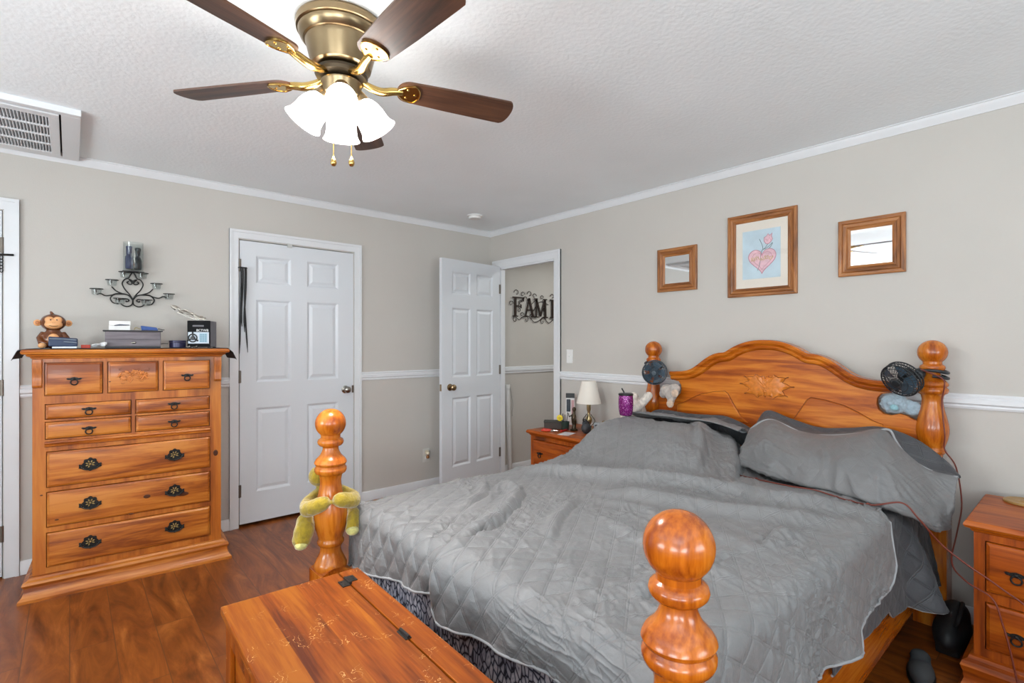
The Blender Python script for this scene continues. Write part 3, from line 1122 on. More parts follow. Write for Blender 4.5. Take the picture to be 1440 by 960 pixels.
def post(x, y, top, name='post'):
    m = MB()
    blk = top - 0.634
    m.lathe(post_profile(top, blk), (x, y, 0), 48)
    m.box(x - 0.062, x + 0.062, y - 0.062, y + 0.062, 0.0, blk)
    return m.build(name, BEDW['z'], BED, smooth=40)
HX = 3.105
YC = 1.290
HP = ((HX, 0.527, 1.337), (HX, 2.063, 1.337))
FP = ((0.768, 0.462, 1.042), (0.784, 2.006, 1.062))
for q in HP + FP:
    post(*q)
# headboard panel with the scooped ends
top_half = [(0.0, 1.325), (0.06, 1.322), (0.12, 1.308), (0.178, 1.284), (0.222, 1.256), (0.238, 1.250), (0.27, 1.247), (0.31, 1.236), (0.36, 1.208), (0.41, 1.170), (0.45, 1.144), (0.49, 1.130), (0.54, 1.122), (0.600, 1.119)]
cap_top = [(0.0, 1.339), (0.06, 1.336), (0.12, 1.322), (0.178, 1.298), (0.222, 1.271), (0.240, 1.264), (0.27, 1.261), (0.31, 1.250), (0.36, 1.222), (0.41, 1.184), (0.45, 1.158), (0.49, 1.143), (0.54, 1.135), (0.612, 1.131)]
low_half = [(0.600, 1.074), (0.565, 1.068), (0.548, 1.045), (0.545, 1.015), (0.553, 0.988), (0.575, 0.968), (0.605, 0.964), (0.640, 0.975), (0.668, 0.968), (0.695, 0.952), (0.725, 0.945)]
def hb_outline():
    right = [(YC - s, z) for s, z in top_half + low_half] + [(YC - 0.725, 0.42)]
    left = [(YC + s, z) for s, z in reversed(top_half[1:] + low_half)]
    return right + [(YC + 0.725, 0.42)] + left
m = MB()
m.prism(hb_outline()[::-1], 'x', 3.083, 3.118)
m.build('headboard', PANELW, BED, smooth=0, bevel=0.003)
# heavy cap moulding following the arch, front face stepped
def sweep_cap():
    m = MB()
    full = [(-s, z) for s, z in reversed(cap_top[1:])] + list(cap_top)
    pts = smooth_path([(s, z, 0) for s, z in full], 4)
    sec = [(3.120, 0.0), (3.120, 0.006), (3.050, 0.006), (3.044, -0.002), (3.046, -0.014), (3.056, -0.022), (3.060, -0.028), (3.056, -0.034), (3.060, -0.043), (3.072, -0.050), (3.084, -0.052)]
    rows = []
    for i, (s, z, _) in enumerate(pts):
        a = pts[max(i - 1, 0)]
        b = pts[min(i + 1, len(pts) - 1)]
        tx, tz = b[0] - a[0], b[1] - a[1]
        L = math.hypot(tx, tz)
        nx, nz = -tz / L, tx / L
        rows.append([(xx, YC - (s + nx * (o - 0.004)), z + nz * (o - 0.004)) for xx, o in sec])
    G = np.array(rows)
    m.grid(G, flip=True)
    n = len(sec)
    m.f.append(tuple(range(n)))
    m.f.append(tuple(len(m.v) - n + k for k in range(n - 1, -1, -1)))
    return m
sweep_cap().build('headboard_cap', BEDW['y'], BED, smooth=35)
# raised shield panels low on the headboard
for sg in (-1, 1):
    sh = [(0.100, 0.845), (0.148, 0.884), (0.186, 0.945), (0.224, 1.010), (0.243, 1.024), (0.309, 1.017), (0.402, 0.995), (0.468, 0.964), (0.533, 0.927), (0.574, 0.913), (0.578, 0.845)]
    pl = [(YC - sg * s, z) for s, z in sh]
    cen = (sum(p[0] for p in pl) / len(pl), sum(p[1] for p in pl) / len(pl))
    q = MB()
    ordr = pl if sg > 0 else pl[::-1]
    n = len(ordr)
    def lay(k, x):
        return [(x, cen[0] + (a - cen[0]) * k, cen[1] + (b - cen[1]) * k) for a, b in ordr]
    vs = lay(1.0, 3.083) + lay(0.985, 3.078) + lay(0.95, 3.0755)
    fs = []
    for L in range(2):
        for i in range(n):
            i2 = (i + 1) % n
            fs.append((L * n + i, L * n + i2, (L + 1) * n + i2, (L + 1) * n + i))
    fs.append(tuple(2 * n + i for i in range(n)))
    q.add(vs, fs)
    shp = q.build('shield_panel', PANELW, BED, smooth=20)
    MB().tube([(3.0825, a, b) for a, b in pl[1:-1]], 0.0022, 5).build('edge_shade_line', RECESS_SHADE, shp)  # dark line draws the shade along the shield's edge
# carved leaf spray in the middle of the headboard
def leaf(m, c, ang, L, W, x, lift=0.013):
    n = 9
    vs, fs = [], []
    ca, sa = math.cos(ang), math.sin(ang)
    for i in range(n):
        t = i / (n - 1)
        w = W * math.sin(PI * min(1, t * 1.15 + 0.08)) ** 0.8 * (1 + 0.28 * math.cos(i * PI)) if i < n - 1 else 0.0008
        for s in (-1, 0, 1):
            u, v = L * t, w * s
            vs.append((x - (lift if s == 0 else lift * 0.25) * (1 - 0.4 * t), c[0] - (u * ca - v * sa), c[1] + u * sa + v * ca))
    for i in range(n - 1):
        for k in range(2):
            fs.append((i * 3 + k, i * 3 + k + 1, (i + 1) * 3 + k + 1, (i + 1) * 3 + k))
    # rim down to the board
    rim = [i * 3 for i in range(n)] + [i * 3 + 2 for i in range(n - 1, -1, -1)]
    base = len(vs)
    for r_ in rim:
        vs.append((x + 0.003, vs[r_][1], vs[r_][2]))
    for i in range(len(rim)):
        i2 = (i + 1) % len(rim)
        fs.append((rim[i], base + i, base + i2, rim[i2]))
    m.add(vs, fs)
lf = MB()
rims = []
cc = (YC + 0.0, 1.072)
for a, L, W in ((0.42, 0.140, 0.036), (0.80, 0.085, 0.030), (0.02, 0.158, 0.040), (-0.42, 0.135, 0.042), (-0.95, 0.085, 0.034), (2.75, 0.135, 0.036), (2.30, 0.090, 0.030), (3.10, 0.150, 0.040), (3.55, 0.132, 0.042), (4.10, 0.085, 0.034), (4.70, 0.066, 0.030), (1.25, 0.062, 0.026), (1.9, 0.062, 0.026)):
    leaf(lf, cc, a, L, W, 3.081)
    b0_ = len(lf.v) - 18
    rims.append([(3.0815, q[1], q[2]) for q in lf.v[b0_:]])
for k in range(10):
    a = k * 2 * PI / 10
    lf.ball((3.074, cc[0] + 0.018 * math.cos(a), cc[1] - 0.006 + 0.014 * math.sin(a)), 0.006, 0.012, 0.006, 10, 6, rot=('X', a))
lf.ball((3.071, cc[0], cc[1] - 0.006), 0.007, 0.012, 0.010, 10, 6)
lf.build('carved_leaves', CARVED_D, BED, smooth=30)
gl = MB()  # dark tubes draw the recess shade round each leaf
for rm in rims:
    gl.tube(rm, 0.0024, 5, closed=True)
gl.build('leaf_shadow_lines', RECESS_SHADE, BED)
# rails and low footboard
RL = MB().box(0.83, 3.043, 0.530, 0.556, 0.165, 0.365).build('side_rail', BEDW['x'], BED, smooth=0, bevel=0.004)
MB().box(0.846, 3.043, 2.030, 2.058, 0.165, 0.365).build('side_rail', BEDW['x'], BED, smooth=0, bevel=0.004)
fb = [(0.524, 0.165), (1.944, 0.165), (1.944, 0.405), (1.925, 0.398), (1.900, 0.378), (1.86, 0.365), (0.60, 0.365), (0.565, 0.378), (0.545, 0.398), (0.524, 0.405)]
MB().prism(fb, 'x', 0.757, 0.792).build('footboard', BEDW['y'], BED, smooth=0, bevel=0.003)
# curved block on top of the footboard beside the far post
MB().prism([(0.724, 0.428), (0.76, 0.446), (0.784, 0.450), (0.808, 0.446), (0.846, 0.428)], 'y', 1.944, 2.068).build('post_shoulder', BEDW['y'], BED, smooth=30)
# ============================================================ BEDDING
def sheet_mat():
    t = NT('navy_patterned_sheet')
    tc = t.n('ShaderNodeTexCoord')
    mp = t.n('ShaderNodeMapping')
    mp.inputs['Scale'].default_value = (1, 1, 0.55)
    t.l(tc, 'Object', mp, 'Vector')
    vo = t.n('ShaderNodeTexVoronoi', feature='DISTANCE_TO_EDGE', Scale=56.0)
    t.l(mp, 'Vector', vo, 'Vector')
    r = t.ramp([(0.0, srgb(26, 29, 44)), (0.05, srgb(40, 44, 62)), (0.10, srgb(150, 154, 168)), (0.30, srgb(202, 203, 210)), (0.5, srgb(84, 90, 114))])
    t.l(vo, 'Distance', r, 'Fac')
    nz = t.n('ShaderNodeTexNoise', Scale=16.0)
    t.l(tc, 'Object', nz, 'Vector')
    mx = t.n('ShaderNodeMix', data_type='RGBA', blend_type='MULTIPLY')
    mx.inputs[0].default_value = 0.8
    nr = t.ramp([(0.38, (0.45, 0.47, 0.55, 1)), (0.55, (1, 1, 1, 1))])
    t.l(nz, 'Fac', nr, 'Fac')
    t.l(r, 'Color', mx, 6)
    t.l(nr, 'Color', mx, 7)
    t.t.links.new(mx.outputs[2], t.b.inputs['Base Color'])
    t.set(Roughness=0.85)
    return t.m
SHEET = sheet_mat()

def fabric(name, col, noise=0.06, sheen=0.12, rough=0.58, stitch=None):
    t = NT(name)
    tc = t.n('ShaderNodeTexCoord')
    nz = t.n('ShaderNodeTexNoise', Scale=5.0, Detail=5.0)
    t.l(tc, 'Object', nz, 'Vector')
    c0 = tuple(x * (1 - noise) for x in col[:3]) + (1,)
    c1 = tuple(min(1, x * (1 + noise)) for x in col[:3]) + (1,)
    r = t.ramp([(0.3, c0), (0.7, c1)])
    t.l(nz, 'Fac', r, 'Fac')
    t.l(r, 'Color', t.b, 'Base Color')
    t.set(Roughness=rough)
    t.b.inputs['Sheen Weight'].default_value = sheen
    t.b.inputs['Sheen Roughness'].default_value = 0.4
    nb = t.n('ShaderNodeTexNoise', Scale=420.0, Detail=2.0)
    t.l(tc, 'Object', nb, 'Vector')
    n2 = t.n('ShaderNodeTexNoise', Scale=42.0, Detail=4.0, Distortion=0.6)
    t.l(tc, 'Object', n2, 'Vector')
    ad = t.n('ShaderNodeMath', operation='MULTIPLY_ADD')
    ad.inputs[1].default_value = 0.12
    t.l(nb, 'Fac', ad, 0)
    t.l(n2, 'Fac', ad, 2)
    bp = t.n('ShaderNodeBump', Strength=0.45, Distance=0.006)
    t.l(ad, 'Value', bp, 'Height')
    last = bp
    if stitch:
        # twin rows of stitching along both diagonals of the diamonds (cloth coordinates)
        uv = t.n('ShaderNodeUVMap')
        sx = t.n('ShaderNodeSeparateXYZ')
        t.l(uv, 'UV', sx, 'Vector')
        outs = []
        for sg in (1, -1):
            mu = t.n('ShaderNodeMath', operation='MULTIPLY')
            mu.inputs[1].default_value = 0.5 / stitch[0]
            t.l(sx, 'X', mu, 0)
            mv = t.n('ShaderNodeMath', operation='MULTIPLY_ADD')
            mv.inputs[1].default_value = sg * 0.5 / stitch[1]
            t.l(sx, 'Y', mv, 0)
            t.l(mu, 'Value', mv, 2)
            fr = t.n('ShaderNodeMath', operation='FRACT')
            t.l(mv, 'Value', fr, 0)
            pp = t.n('ShaderNodeMath', operation='PINGPONG')
            pp.inputs[1].default_value = 0.5
            t.l(fr, 'Value', pp, 0)
            rr = t.ramp([(0.0, (0.78, 0.78, 0.78, 1)), (0.022, (0.74, 0.74, 0.74, 1)), (0.050, (0, 0, 0, 1)), (0.078, (0.80, 0.80, 0.80, 1)), (0.16, (1, 1, 1, 1))])
            t.l(pp, 'Value', rr, 'Fac')
            outs.append(rr)
        mn = t.n('ShaderNodeMath', operation='MINIMUM')
        t.l(outs[0], 'Color', mn, 0)
        t.l(outs[1], 'Color', mn, 1)
        b2 = t.n('ShaderNodeBump', Strength=stitch[2], Distance=0.004)
        t.l(mn, 'Value', b2, 'Height')
        t.l(bp, 'Normal', b2, 'Normal')
        last = b2
    t.l(last, 'Normal', t.b, 'Normal')
    return t.m
def set_uv(o, U_, V_):
    me = o.data
    uvl = me.uv_layers.new(name='UVMap')
    idx = np.empty(len(me.loops), dtype=np.int32)
    me.loops.foreach_get('vertex_index', idx)
    uvl.data.foreach_set('uv', np.stack([U_.ravel()[idx], V_.ravel()[idx]], axis=1).astype(np.float32).ravel())
QUILT = fabric('grey_quilt', srgb(121, 121, 122), stitch=(0.066, 0.043, 0.42))
QUILT_S = fabric('grey_sham_cotton', srgb(117, 117, 118), stitch=(0.066, 0.043, 0.16))
QUILT_D = fabric('charcoal_quilt_reverse', srgb(74, 76, 80), stitch=(0.05, 0.05, 0.7))
PIPING = plain('grey_piping', srgb(158, 160, 163), 0.7)

MT = MB().box(0.896, 3.02, 0.568, 2.008, 0.21, 0.622).build('mattress', SHEET, smooth=30, bevel=0.04, seg=4)
tag(MT, 'mattress in a navy and white patterned sheet showing below the grey quilt', 'mattress')

def ridge(X, Y, pts, width, amp, sharp=0.35):
    """a soft fold along a polyline in plan: ridge on one side, valley on the other"""
    best = np.full(X.shape, 1e9)
    side = np.zeros(X.shape)
    fade = np.ones(X.shape)
    tot = len(pts) - 1
    for i, (a, b) in enumerate(zip(pts[:-1], pts[1:])):
        ax, ay = a
        dx, dy = b[0] - ax, b[1] - ay
        L = math.hypot(dx, dy)
        t = np.clip(((X - ax) * dx + (Y - ay) * dy) / L ** 2, 0, 1)
        ex, ey = X - (ax + t * dx), Y - (ay + t * dy)
        d = np.hypot(ex, ey)
        s = (ex * -dy + ey * dx) / L
        m = d < best
        best = np.where(m, d, best)
        side = np.where(m, s, side)
        f = (i + t) / tot
        fade = np.where(m, np.minimum(1, np.minimum(f, 1 - f) * 5 + 0.15), fade)
    up = np.exp(-((side - width * 0.5) / width) ** 2)
    dn = np.exp(-((side + width * sharp) / (width * sharp)) ** 2)
    near = np.exp(-(np.maximum(best - np.abs(side), 0) / width) ** 2)
    return amp * fade * near * (up - 0.6 * dn)

def quilting(u, v, lu=0.066, lv=0.0430, depth=0.0062, w=0.15):
    """puffy diamonds between stitched lines"""
    a = u / lu + v / lv
    b = u / lu - v / lv
    fa = np.abs((a / 2) % 1.0 - 0.5) * 2
    fb = np.abs((b / 2) % 1.0 - 0.5) * 2
    g = lambda f: np.exp(-((1 - f) / w) ** 2)
    puff = (np.sin(PI * ((a / 2) % 1.0)) * np.sin(PI * ((b / 2) % 1.0)))
    return depth * (np.abs(puff) ** 0.6 - 0.25 * np.maximum(g(fa), g(fb)))

def wrinkle(u, v, sc, stretch, ang, seed):
    """thin crumples: ridged noise stretched along a direction"""
    c, s = math.cos(ang), math.sin(ang)
    a, b = (u * c + v * s) * sc / stretch, (-u * s + v * c) * sc
    w = fbm(a * 0.6 + 3, b * 0.6 + 7, seed + 9, 2) * 0.8
    n = gnoise(a + w, b + w, seed)
    m = sstep(-0.1, 0.5, gnoise(u * 3.1 + seed, v * 3.1, seed + 3))
    return (np.clip(1 - np.abs(n) * 4.2, 0, 1) ** 1.7) * m

# ---- the big quilt, draped over the mattress and the left pillow
X0, YN, YF, ZT = 0.922, 0.575, 1.995, 0.668
RR = 0.055
NP, NQ = 420, 380
def foot_drop(q):
    z = np.interp(q, [0.3, 0.55, 0.9, 1.30, 1.335, 1.345, 1.72, 1.95, 2.2], [0.50, 0.50, 0.515, 0.475, 0.470, 0.520, 0.455, 0.425, 0.41])
    return ZT - z + 0.02
def near_drop(p):
    z = np.interp(p, [0.7, 0.9, 1.2, 1.5, 1.75, 1.84, 1.88, 2.10, 2.26, 2.31, 2.345, 2.37, 3.2], [0.40, 0.40, 0.405, 0.405, 0.385, 0.375, 0.410, 0.405, 0.42, 0.46, 0.60, 0.685, 0.685])
    return np.maximum(ZT - z + 0.02, 0.0)
sa = np.concatenate([np.linspace(-1, 0, 110)[:-1], np.linspace(0, 1, NP - 109)])
sb_ = np.concatenate([np.linspace(-1, 0, 80)[:-1], np.linspace(0, 1, NQ - 158), 1 + np.linspace(0, 1, 80)[1:]])
A, B = np.meshgrid(sa, sb_, indexing='ij')
XH = 2.930
FAR = 0.25
Qc = YN + np.clip(B, 0, 1) * (YF - YN)
Pc = X0 + np.clip(A, 0, 1) * (XH - X0)
dF = np.clip(-A, 0, 1) * foot_drop(Qc)
dN = np.clip(-B, 0, 1) * near_drop(Pc)
dR = np.clip(B - 1, 0, 1) * FAR
U = Pc - dF                        # flat cloth coordinates
V = Qc - dN + dR
dS = dN + dR
D = np.hypot(dF, dS)
# corners: the flat cloth corner is trimmed to hang as a soft cone
phi = np.arctan2(dS, np.maximum(dF, 1e-9))
D = np.where((dF > 0) & (dS > 0), np.maximum(dF, dS) * (1 + 0.08 * np.sin(2 * phi)), D)
DD = np.maximum(np.hypot(dF, dS), 1e-9)
nx, ny = -dF / DD, np.where(dN > 0, -dS, dS) / DD
q4 = RR * PI / 2
inarc = np.minimum(D, q4)
rest = np.maximum(D - q4, 0)
out = RR * np.sin(inarc / RR)
down = RR * (1 - np.cos(inarc / RR))
flare = np.where(dN > 0, 0.14, 0.06) * np.where((dF > 0) & (dR > 0), 0.3, 1.0)
out = out + rest * flare
down = down + rest * np.sqrt(1 - flare ** 2)
# hanging folds
fold = rest * (0.085 * np.sin(U * 11 + 1.4 * np.sin(U * 4.1)) * (dN > 0) + 0.08 * np.sin(V * 21 + 1.6 * np.sin(V * 5) + 0.6) * (dF > 0) * (dS == 0))
fold = fold + rest * np.where((dF > 0) & (dS > 0), np.where(dR > 0, 0.03, 0.10) * np.sin(phi * 7 + 0.6), 0)
# the pleat where the quilt doubles over itself at the foot
pl = np.where(V < 1.338, np.exp(-(1.338 - V) / 0.16), np.exp(-((V - 1.338) / 0.012) ** 2))
pl_len = np.where(dF > 0, 1.0, np.exp(-(Pc - X0) / 0.28))
out = out + fold + np.where(dF > 0, 0.034 * pl * sstep(0.0, 0.05, D), 0)
# heights of the top: pillow under the far side, sag and folds
def top_height(x, y):
    z = np.full(x.shape, ZT)
    bump = sstep(2.08, 2.50, x + 0.05 * np.sin(y * 6)) * (0.02 + 0.98 * sstep(1.14, 1.52, y))
    z = z + 0.178 * bump
    z = z - 0.035 * sstep(2.72, 2.95, x)
    z = z + 0.012 * fbm(x * 2.2, y * 2.2, 4, 2)
    # bunched edge of the quilt in front of the pillows
    z = z + ridge(x, y, [(2.34, 0.50), (2.27, 0.66), (2.20, 0.88), (2.23, 1.02), (2.16, 1.20), (2.06, 1.42), (1.98, 1.62), (1.86, 1.84), (1.82, 1.98)], 0.042, 0.050)
    z = z + ridge(x, y, [(2.13, 0.62), (2.00, 0.82), (1.93, 1.05), (1.86, 1.25), (1.80, 1.45)], 0.045, 0.038)
    z = z + ridge(x, y, [(1.62, 0.58), (1.66, 0.85), (1.72, 1.15), (1.70, 1.40)], 0.045, 0.022)
    z = z + ridge(x, y, [(1.38, 0.62), (1.46, 0.95), (1.52, 1.25)], 0.04, 0.016)
    z = z + ridge(x, y, [(0.95, 1.36), (1.15, 1.42), (1.34, 1.52), (1.50, 1.66), (1.58, 1.86)], 0.040, 0.032)
    z = z + ridge(x, y, [(1.20, 1.18), (1.36, 1.30), (1.60, 1.42)], 0.03, 0.018)
    z = z + ridge(x, y, [(2.42, 1.16), (2.60, 1.22), (2.80, 1.33), (2.93, 1.42)], 0.040, 0.036)
    z = z + ridge(x, y, [(2.28, 1.28), (2.48, 1.33), (2.66, 1.46)], 0.03, 0.024)
    z = z + ridge(x, y, [(2.93, 1.97), (2.86, 1.72), (2.72, 1.52), (2.50, 1.40)], 0.04, 0.022)
    z = z + ridge(x, y, [(1.05, 0.75), (1.30, 0.80), (1.55, 0.72)], 0.03, 0.016)
    z = z + ridge(x, y, [(1.15, 1.62), (1.35, 1.72), (1.50, 1.92)], 0.025, 0.016)
    z = z + ridge(x, y, [(1.98, 0.64), (1.82, 0.72), (1.62, 0.70)], 0.03, 0.018)
    z = z - 0.032 * sstep(2.46, 2.56, x) * sstep(1.27, 1.17, y) - 0.030 * sstep(2.74, 2.82, x) * sstep(1.28, 1.36, y)
    return np.maximum(z, 0.640 + 0.15 * (z - 0.640))
Zt = top_height(Pc, Qc)
Zt = Zt + 0.030 * pl * pl_len * (A >= 0)
Zt = np.where(dF > 0, Zt + 0.030 * pl * np.exp(-D / 0.06), Zt)
PQ = np.stack([Pc + nx * out, Qc + ny * out, Zt - down], axis=2)
ontop = 1 - sstep(0.0, 0.06, D)
N = grid_normals(PQ)
if N[NP // 2, NQ // 2, 2] < 0:
    N = -N
footish = sstep(1.55, 0.95, U) if False else 1 - sstep(0.95, 1.75, U)
disp = quilting(U, V) * (0.14 + 0.86 * np.clip(footish * (1 - 0.75 * sstep(0.0, 0.5, gnoise(U * 2 + 5, V * 2, 8))), 0, 1))
calm = 1 - 0.75 * footish * (1 - ontop)
disp = disp + 0.0075 * wrinkle(U, V, 10, 3.2, 0.9, 21) * (0.2 + 0.8 * ontop) * calm
disp = disp + 0.0080 * calm * wrinkle(U, V, 15, 3.0, 2.2, 33) * sstep(1.9, 1.0, V)
disp = disp + 0.0070 * calm * wrinkle(U, V, 26, 2.6, 1.4, 47)
disp = disp + 0.0075 * wrinkle(U, V, 21, 4.0, 1.15, 77) * sstep(1.25, 0.75, V)
disp = disp + 0.0060 * wrinkle(U, V, 40, 4.0, 1.3, 78) * sstep(1.25, 0.75, V)
disp = disp + 0.0060 * wrinkle(U, V, 34, 2.6, 0.3, 53) * sstep(0.9, 1.5, U)
disp = disp + 0.0035 * fbm(U * 9, V * 9, 60, 3)
PQ = PQ + N * disp[..., None]
mq = MB()
mq.grid(PQ)
QU = mq.build('quilt', QUILT, smooth=180)
set_uv(QU, U, V)
so = QU.modifiers.new('thick', 'SOLIDIFY')
so.thickness = 0.007
so.offset = -1
tag(QU, 'rumpled grey diamond stitched quilt covering the bed', 'quilt')
# piping along the quilt's foot and near hems
hem = [tuple(PQ[0, k]) for k in range(0, NQ, 3)]
pm = MB().tube(hem, 0.0042, 6)
he = [tuple(PQ[k, 0]) for k in range(0, NP, 3) if PQ[k, 0, 0] < 2.42]
pm.tube(he, 0.0042, 6)
pm.build('piping', PIPING, QU, smooth=60)

# ---- second grey layer hanging lower beside the nightstand
BP, BQ = 160, 70
pu = np.linspace(1.70, 2.93, BP)
qv = np.linspace(0, 1, BQ)
Pu, Qv = np.meshgrid(pu, qv, indexing='ij')
hemz = np.interp(pu, [1.62, 1.80, 1.84, 1.96, 2.00, 2.30, 2.34, 2.52, 2.56, 2.84, 2.96], [0.33, 0.345, 0.365, 0.36, 0.33, 0.325, 0.285, 0.275, 0.255, 0.235, 0.24])
S = np.clip((Qv - 0.12) / 0.88, 0, 1) * (0.632 - hemz)[:, None]
wide = sstep(2.36, 2.60, Pu)
yb = 0.546 - S * (0.085 + 0.14 * wide) - S * wide * (0.10 * np.sin(Pu * 17 + 0.7) + 0.06 * np.sin(Pu * 31 + 2))
zb = 0.632 - S * 0.99
# its top edge turns in over the mattress
turn = 1 - Qv / 0.12
yb = np.where(Qv < 0.12, 0.546 + 0.30 * turn, yb)
zb = np.where(Qv < 0.12, 0.630 + 0.002 * np.sin(Pu * 40), zb)
PB = np.stack([Pu, yb, zb], axis=2)
NB = grid_normals(PB)
if NB[:, -1, 1].mean() > 0:
    NB = -NB
PB = PB + NB * ((0.35 + 0.65 * wide) * quilting(Pu, S, 0.05, 0.05, 0.003) + 0.006 * (0.3 + 0.7 * wide) * wrinkle(Pu, S, 14, 2.2, 1.2, 71) + 0.003 * fbm(Pu * 9, S * 9, 5, 3))[..., None]
BK = MB().grid(PB).build('blanket', QUILT_D, smooth=180)
set_uv(BK, Pu, S)
so = BK.modifiers.new('thick', 'SOLIDIFY')
so.thickness = 0.006
so.offset = -1
tag(BK, 'darker grey quilted blanket hanging below the quilt hem by the nightstand', 'blanket')
MB().tube([tuple(PB[k, -1]) for k in range(0, BP, 3)], 0.004, 6).build('piping', PIPING, BK, smooth=60)

# ---- pillow shams against the headboard
def sham(label, front, back, pip, seed):
    """front: control net of the light face (rows bottom to piping); back: net of the dark back edge"""
    r = thing('pillow_sham', label, 'pillow', tuple(front[0][len(front[0]) // 2]), 0, 'pillow shams against the headboard')
    off = np.array(r.location)
    Fg = net(front, 90, 150) - off
    Nn = grid_normals(Fg)
    if Nn[45, 75, 0] > 0:
        Nn = -Nn
    u, v = np.meshgrid(np.linspace(0, 0.5, 90), np.linspace(0, 0.9, 150), indexing='ij')
    dsp = 0.0012 * np.clip(quilting(u, v, 0.066, 0.043, 1.0), -1, 1) + 0.011 * wrinkle(u, v, 9, 2.8, 0.5 + seed, seed) + 0.008 * wrinkle(u, v, 20, 3, 1.8, seed + 5) + 0.008 * fbm(u * 7, v * 7, seed, 3)
    edge = np.minimum(1, np.minimum(np.linspace(0, 1, 90), np.linspace(1, 0, 90))[:, None] * 8)
    Fg = Fg + Nn * (dsp * edge)[..., None]
    f = MB().grid(Fg).build('sham_face', QUILT_S, r, smooth=180)
    set_uv(f, u, v)
    so = f.modifiers.new('thick', 'SOLIDIFY')
    so.thickness = 0.006
    so.offset = 0
    Bg = net(back, 24, 120) - off
    bk = MB().grid(Bg).build('sham_back', QUILT_D, r, smooth=180)
    ub, vb = np.meshgrid(np.linspace(0, 0.2, 24), np.linspace(0, 0.9, 120), indexing='ij')
    set_uv(bk, ub, vb)
    so = bk.modifiers.new('thick', 'SOLIDIFY')
    so.thickness = 0.006
    so.offset = 0
    MB().tube([tuple(np.array(p) - off) for p in smooth_path(pip, 6)], 0.0055, 8).build('piping', PIPING, r, smooth=60)
    return r
pipR = [(2.90, 1.296, 0.838), (2.90, 1.238, 0.886), (2.90, 1.181, 0.904), (2.90, 1.107, 0.882), (2.90, 1.020, 0.852), (2.90, 0.920, 0.854), (2.90, 0.825, 0.870), (2.90, 0.722, 0.898), (2.90, 0.652, 0.917), (2.895, 0.626, 0.873), (2.89, 0.592, 0.822), (2.88, 0.537, 0.778), (2.86, 0.460, 0.752), (2.83, 0.396, 0.757)]
def colsamp(path, ts):
    P_ = np.array(smooth_path(path, 10))
    L = np.concatenate([[0], np.cumsum(np.linalg.norm(np.diff(P_, axis=0), axis=1))])
    L /= L[-1]
    return [tuple(np.interp(t, L, P_[:, k]) for k in range(3)) for t in ts]
ts = np.linspace(0, 1, 9)
row_top = colsamp(pipR, [0, 0.13, 0.26, 0.40, 0.52, 0.64, 0.76, 0.88, 1.0])
row_bot = colsamp([(2.63, 1.235, 0.700), (2.55, 1.06, 0.694), (2.50, 0.90, 0.694), (2.47, 0.74, 0.694), (2.44, 0.60, 0.690), (2.46, 0.50, 0.664), (2.60, 0.435, 0.585), (2.72, 0.410, 0.560)], ts)
mid1, mid2 = [], []
for i, (a, b) in enumerate(zip(row_bot, row_top)):
    a, b = np.array(a), np.array(b)
    w = math.sin(PI * min(1, (i + 0.6) / 9))
    bul = np.array((-0.045, -0.02 if i > 6 else 0, 0.055)) * w
    mid1.append(tuple(a * 0.68 + b * 0.32 + bul))
    mid2.append(tuple(a * 0.30 + b * 0.70 + bul * 0.9))
drk = [(3.03, 1.330, 0.815), (3.01, 1.280, 0.895), (3.00, 1.221, 0.943), (3.005, 1.127, 0.901), (3.01, 1.020, 0.868), (3.01, 0.854, 0.880), (3.005, 0.703, 0.904), (3.00, 0.632, 0.903), (2.99, 0.540, 0.852), (2.95, 0.455, 0.798), (2.84, 0.392, 0.762)]
drow = colsamp(drk, ts)
low = [(min(p[0] + 0.015, 3.02), p[1], max(p[2] - 0.16 * (1 - (i / 8.0) ** 2) - 0.012, 0.66)) for i, p in enumerate(drow)]
tuck = [(a[0] + 0.06, a[1], a[2] - 0.006 if a[2] > 0.68 else a[2] + 0.0) for a in row_bot]
sham('grey pillow sham with dark back peaking at mid headboard, beside the right post', [tuck, row_bot, mid1, mid2, row_top],
     [row_top, [tuple(np.array(a) * 0.5 + np.array(b) * 0.5 + np.array((0, 0, -0.004))) for a, b in zip(row_top, drow)], drow, low], pipR, 81)
pipL = [(2.90, 2.050, 0.800), (2.93, 1.915, 0.838), (2.93, 1.759, 0.838), (2.93, 1.613, 0.828), (2.93, 1.500, 0.853), (2.93, 1.413, 0.835), (2.92, 1.350, 0.812), (2.90, 1.312, 0.826)]
rt = colsamp(pipL, ts)
rb = [(2.76, p[1] - 0.012, 0.876 - 0.03 * max(0, (1.45 - p[1]) / 0.13)) for p in rt]
md = [tuple(np.array(a) * 0.5 + np.array(b) * 0.5 + np.array((0, 0, 0.014))) for a, b in zip(rb, rt)]
dl = colsamp([(2.99, 2.050, 0.800), (3.00, 1.960, 0.868), (3.00, 1.801, 0.866), (3.00, 1.652, 0.866), (3.00, 1.491, 0.873), (3.00, 1.353, 0.830), (2.98, 1.315, 0.815)], ts)
sham('grey pillow sham with dark back lying flat by the left bedpost', [rb, md, rt], [rt, [tuple(np.array(a) * 0.5 + np.array(b) * 0.5) for a, b in zip(rt, dl)], dl, [(p[0] + 0.015, p[1], p[2] - 0.13) for p in dl]], pipL, 91)
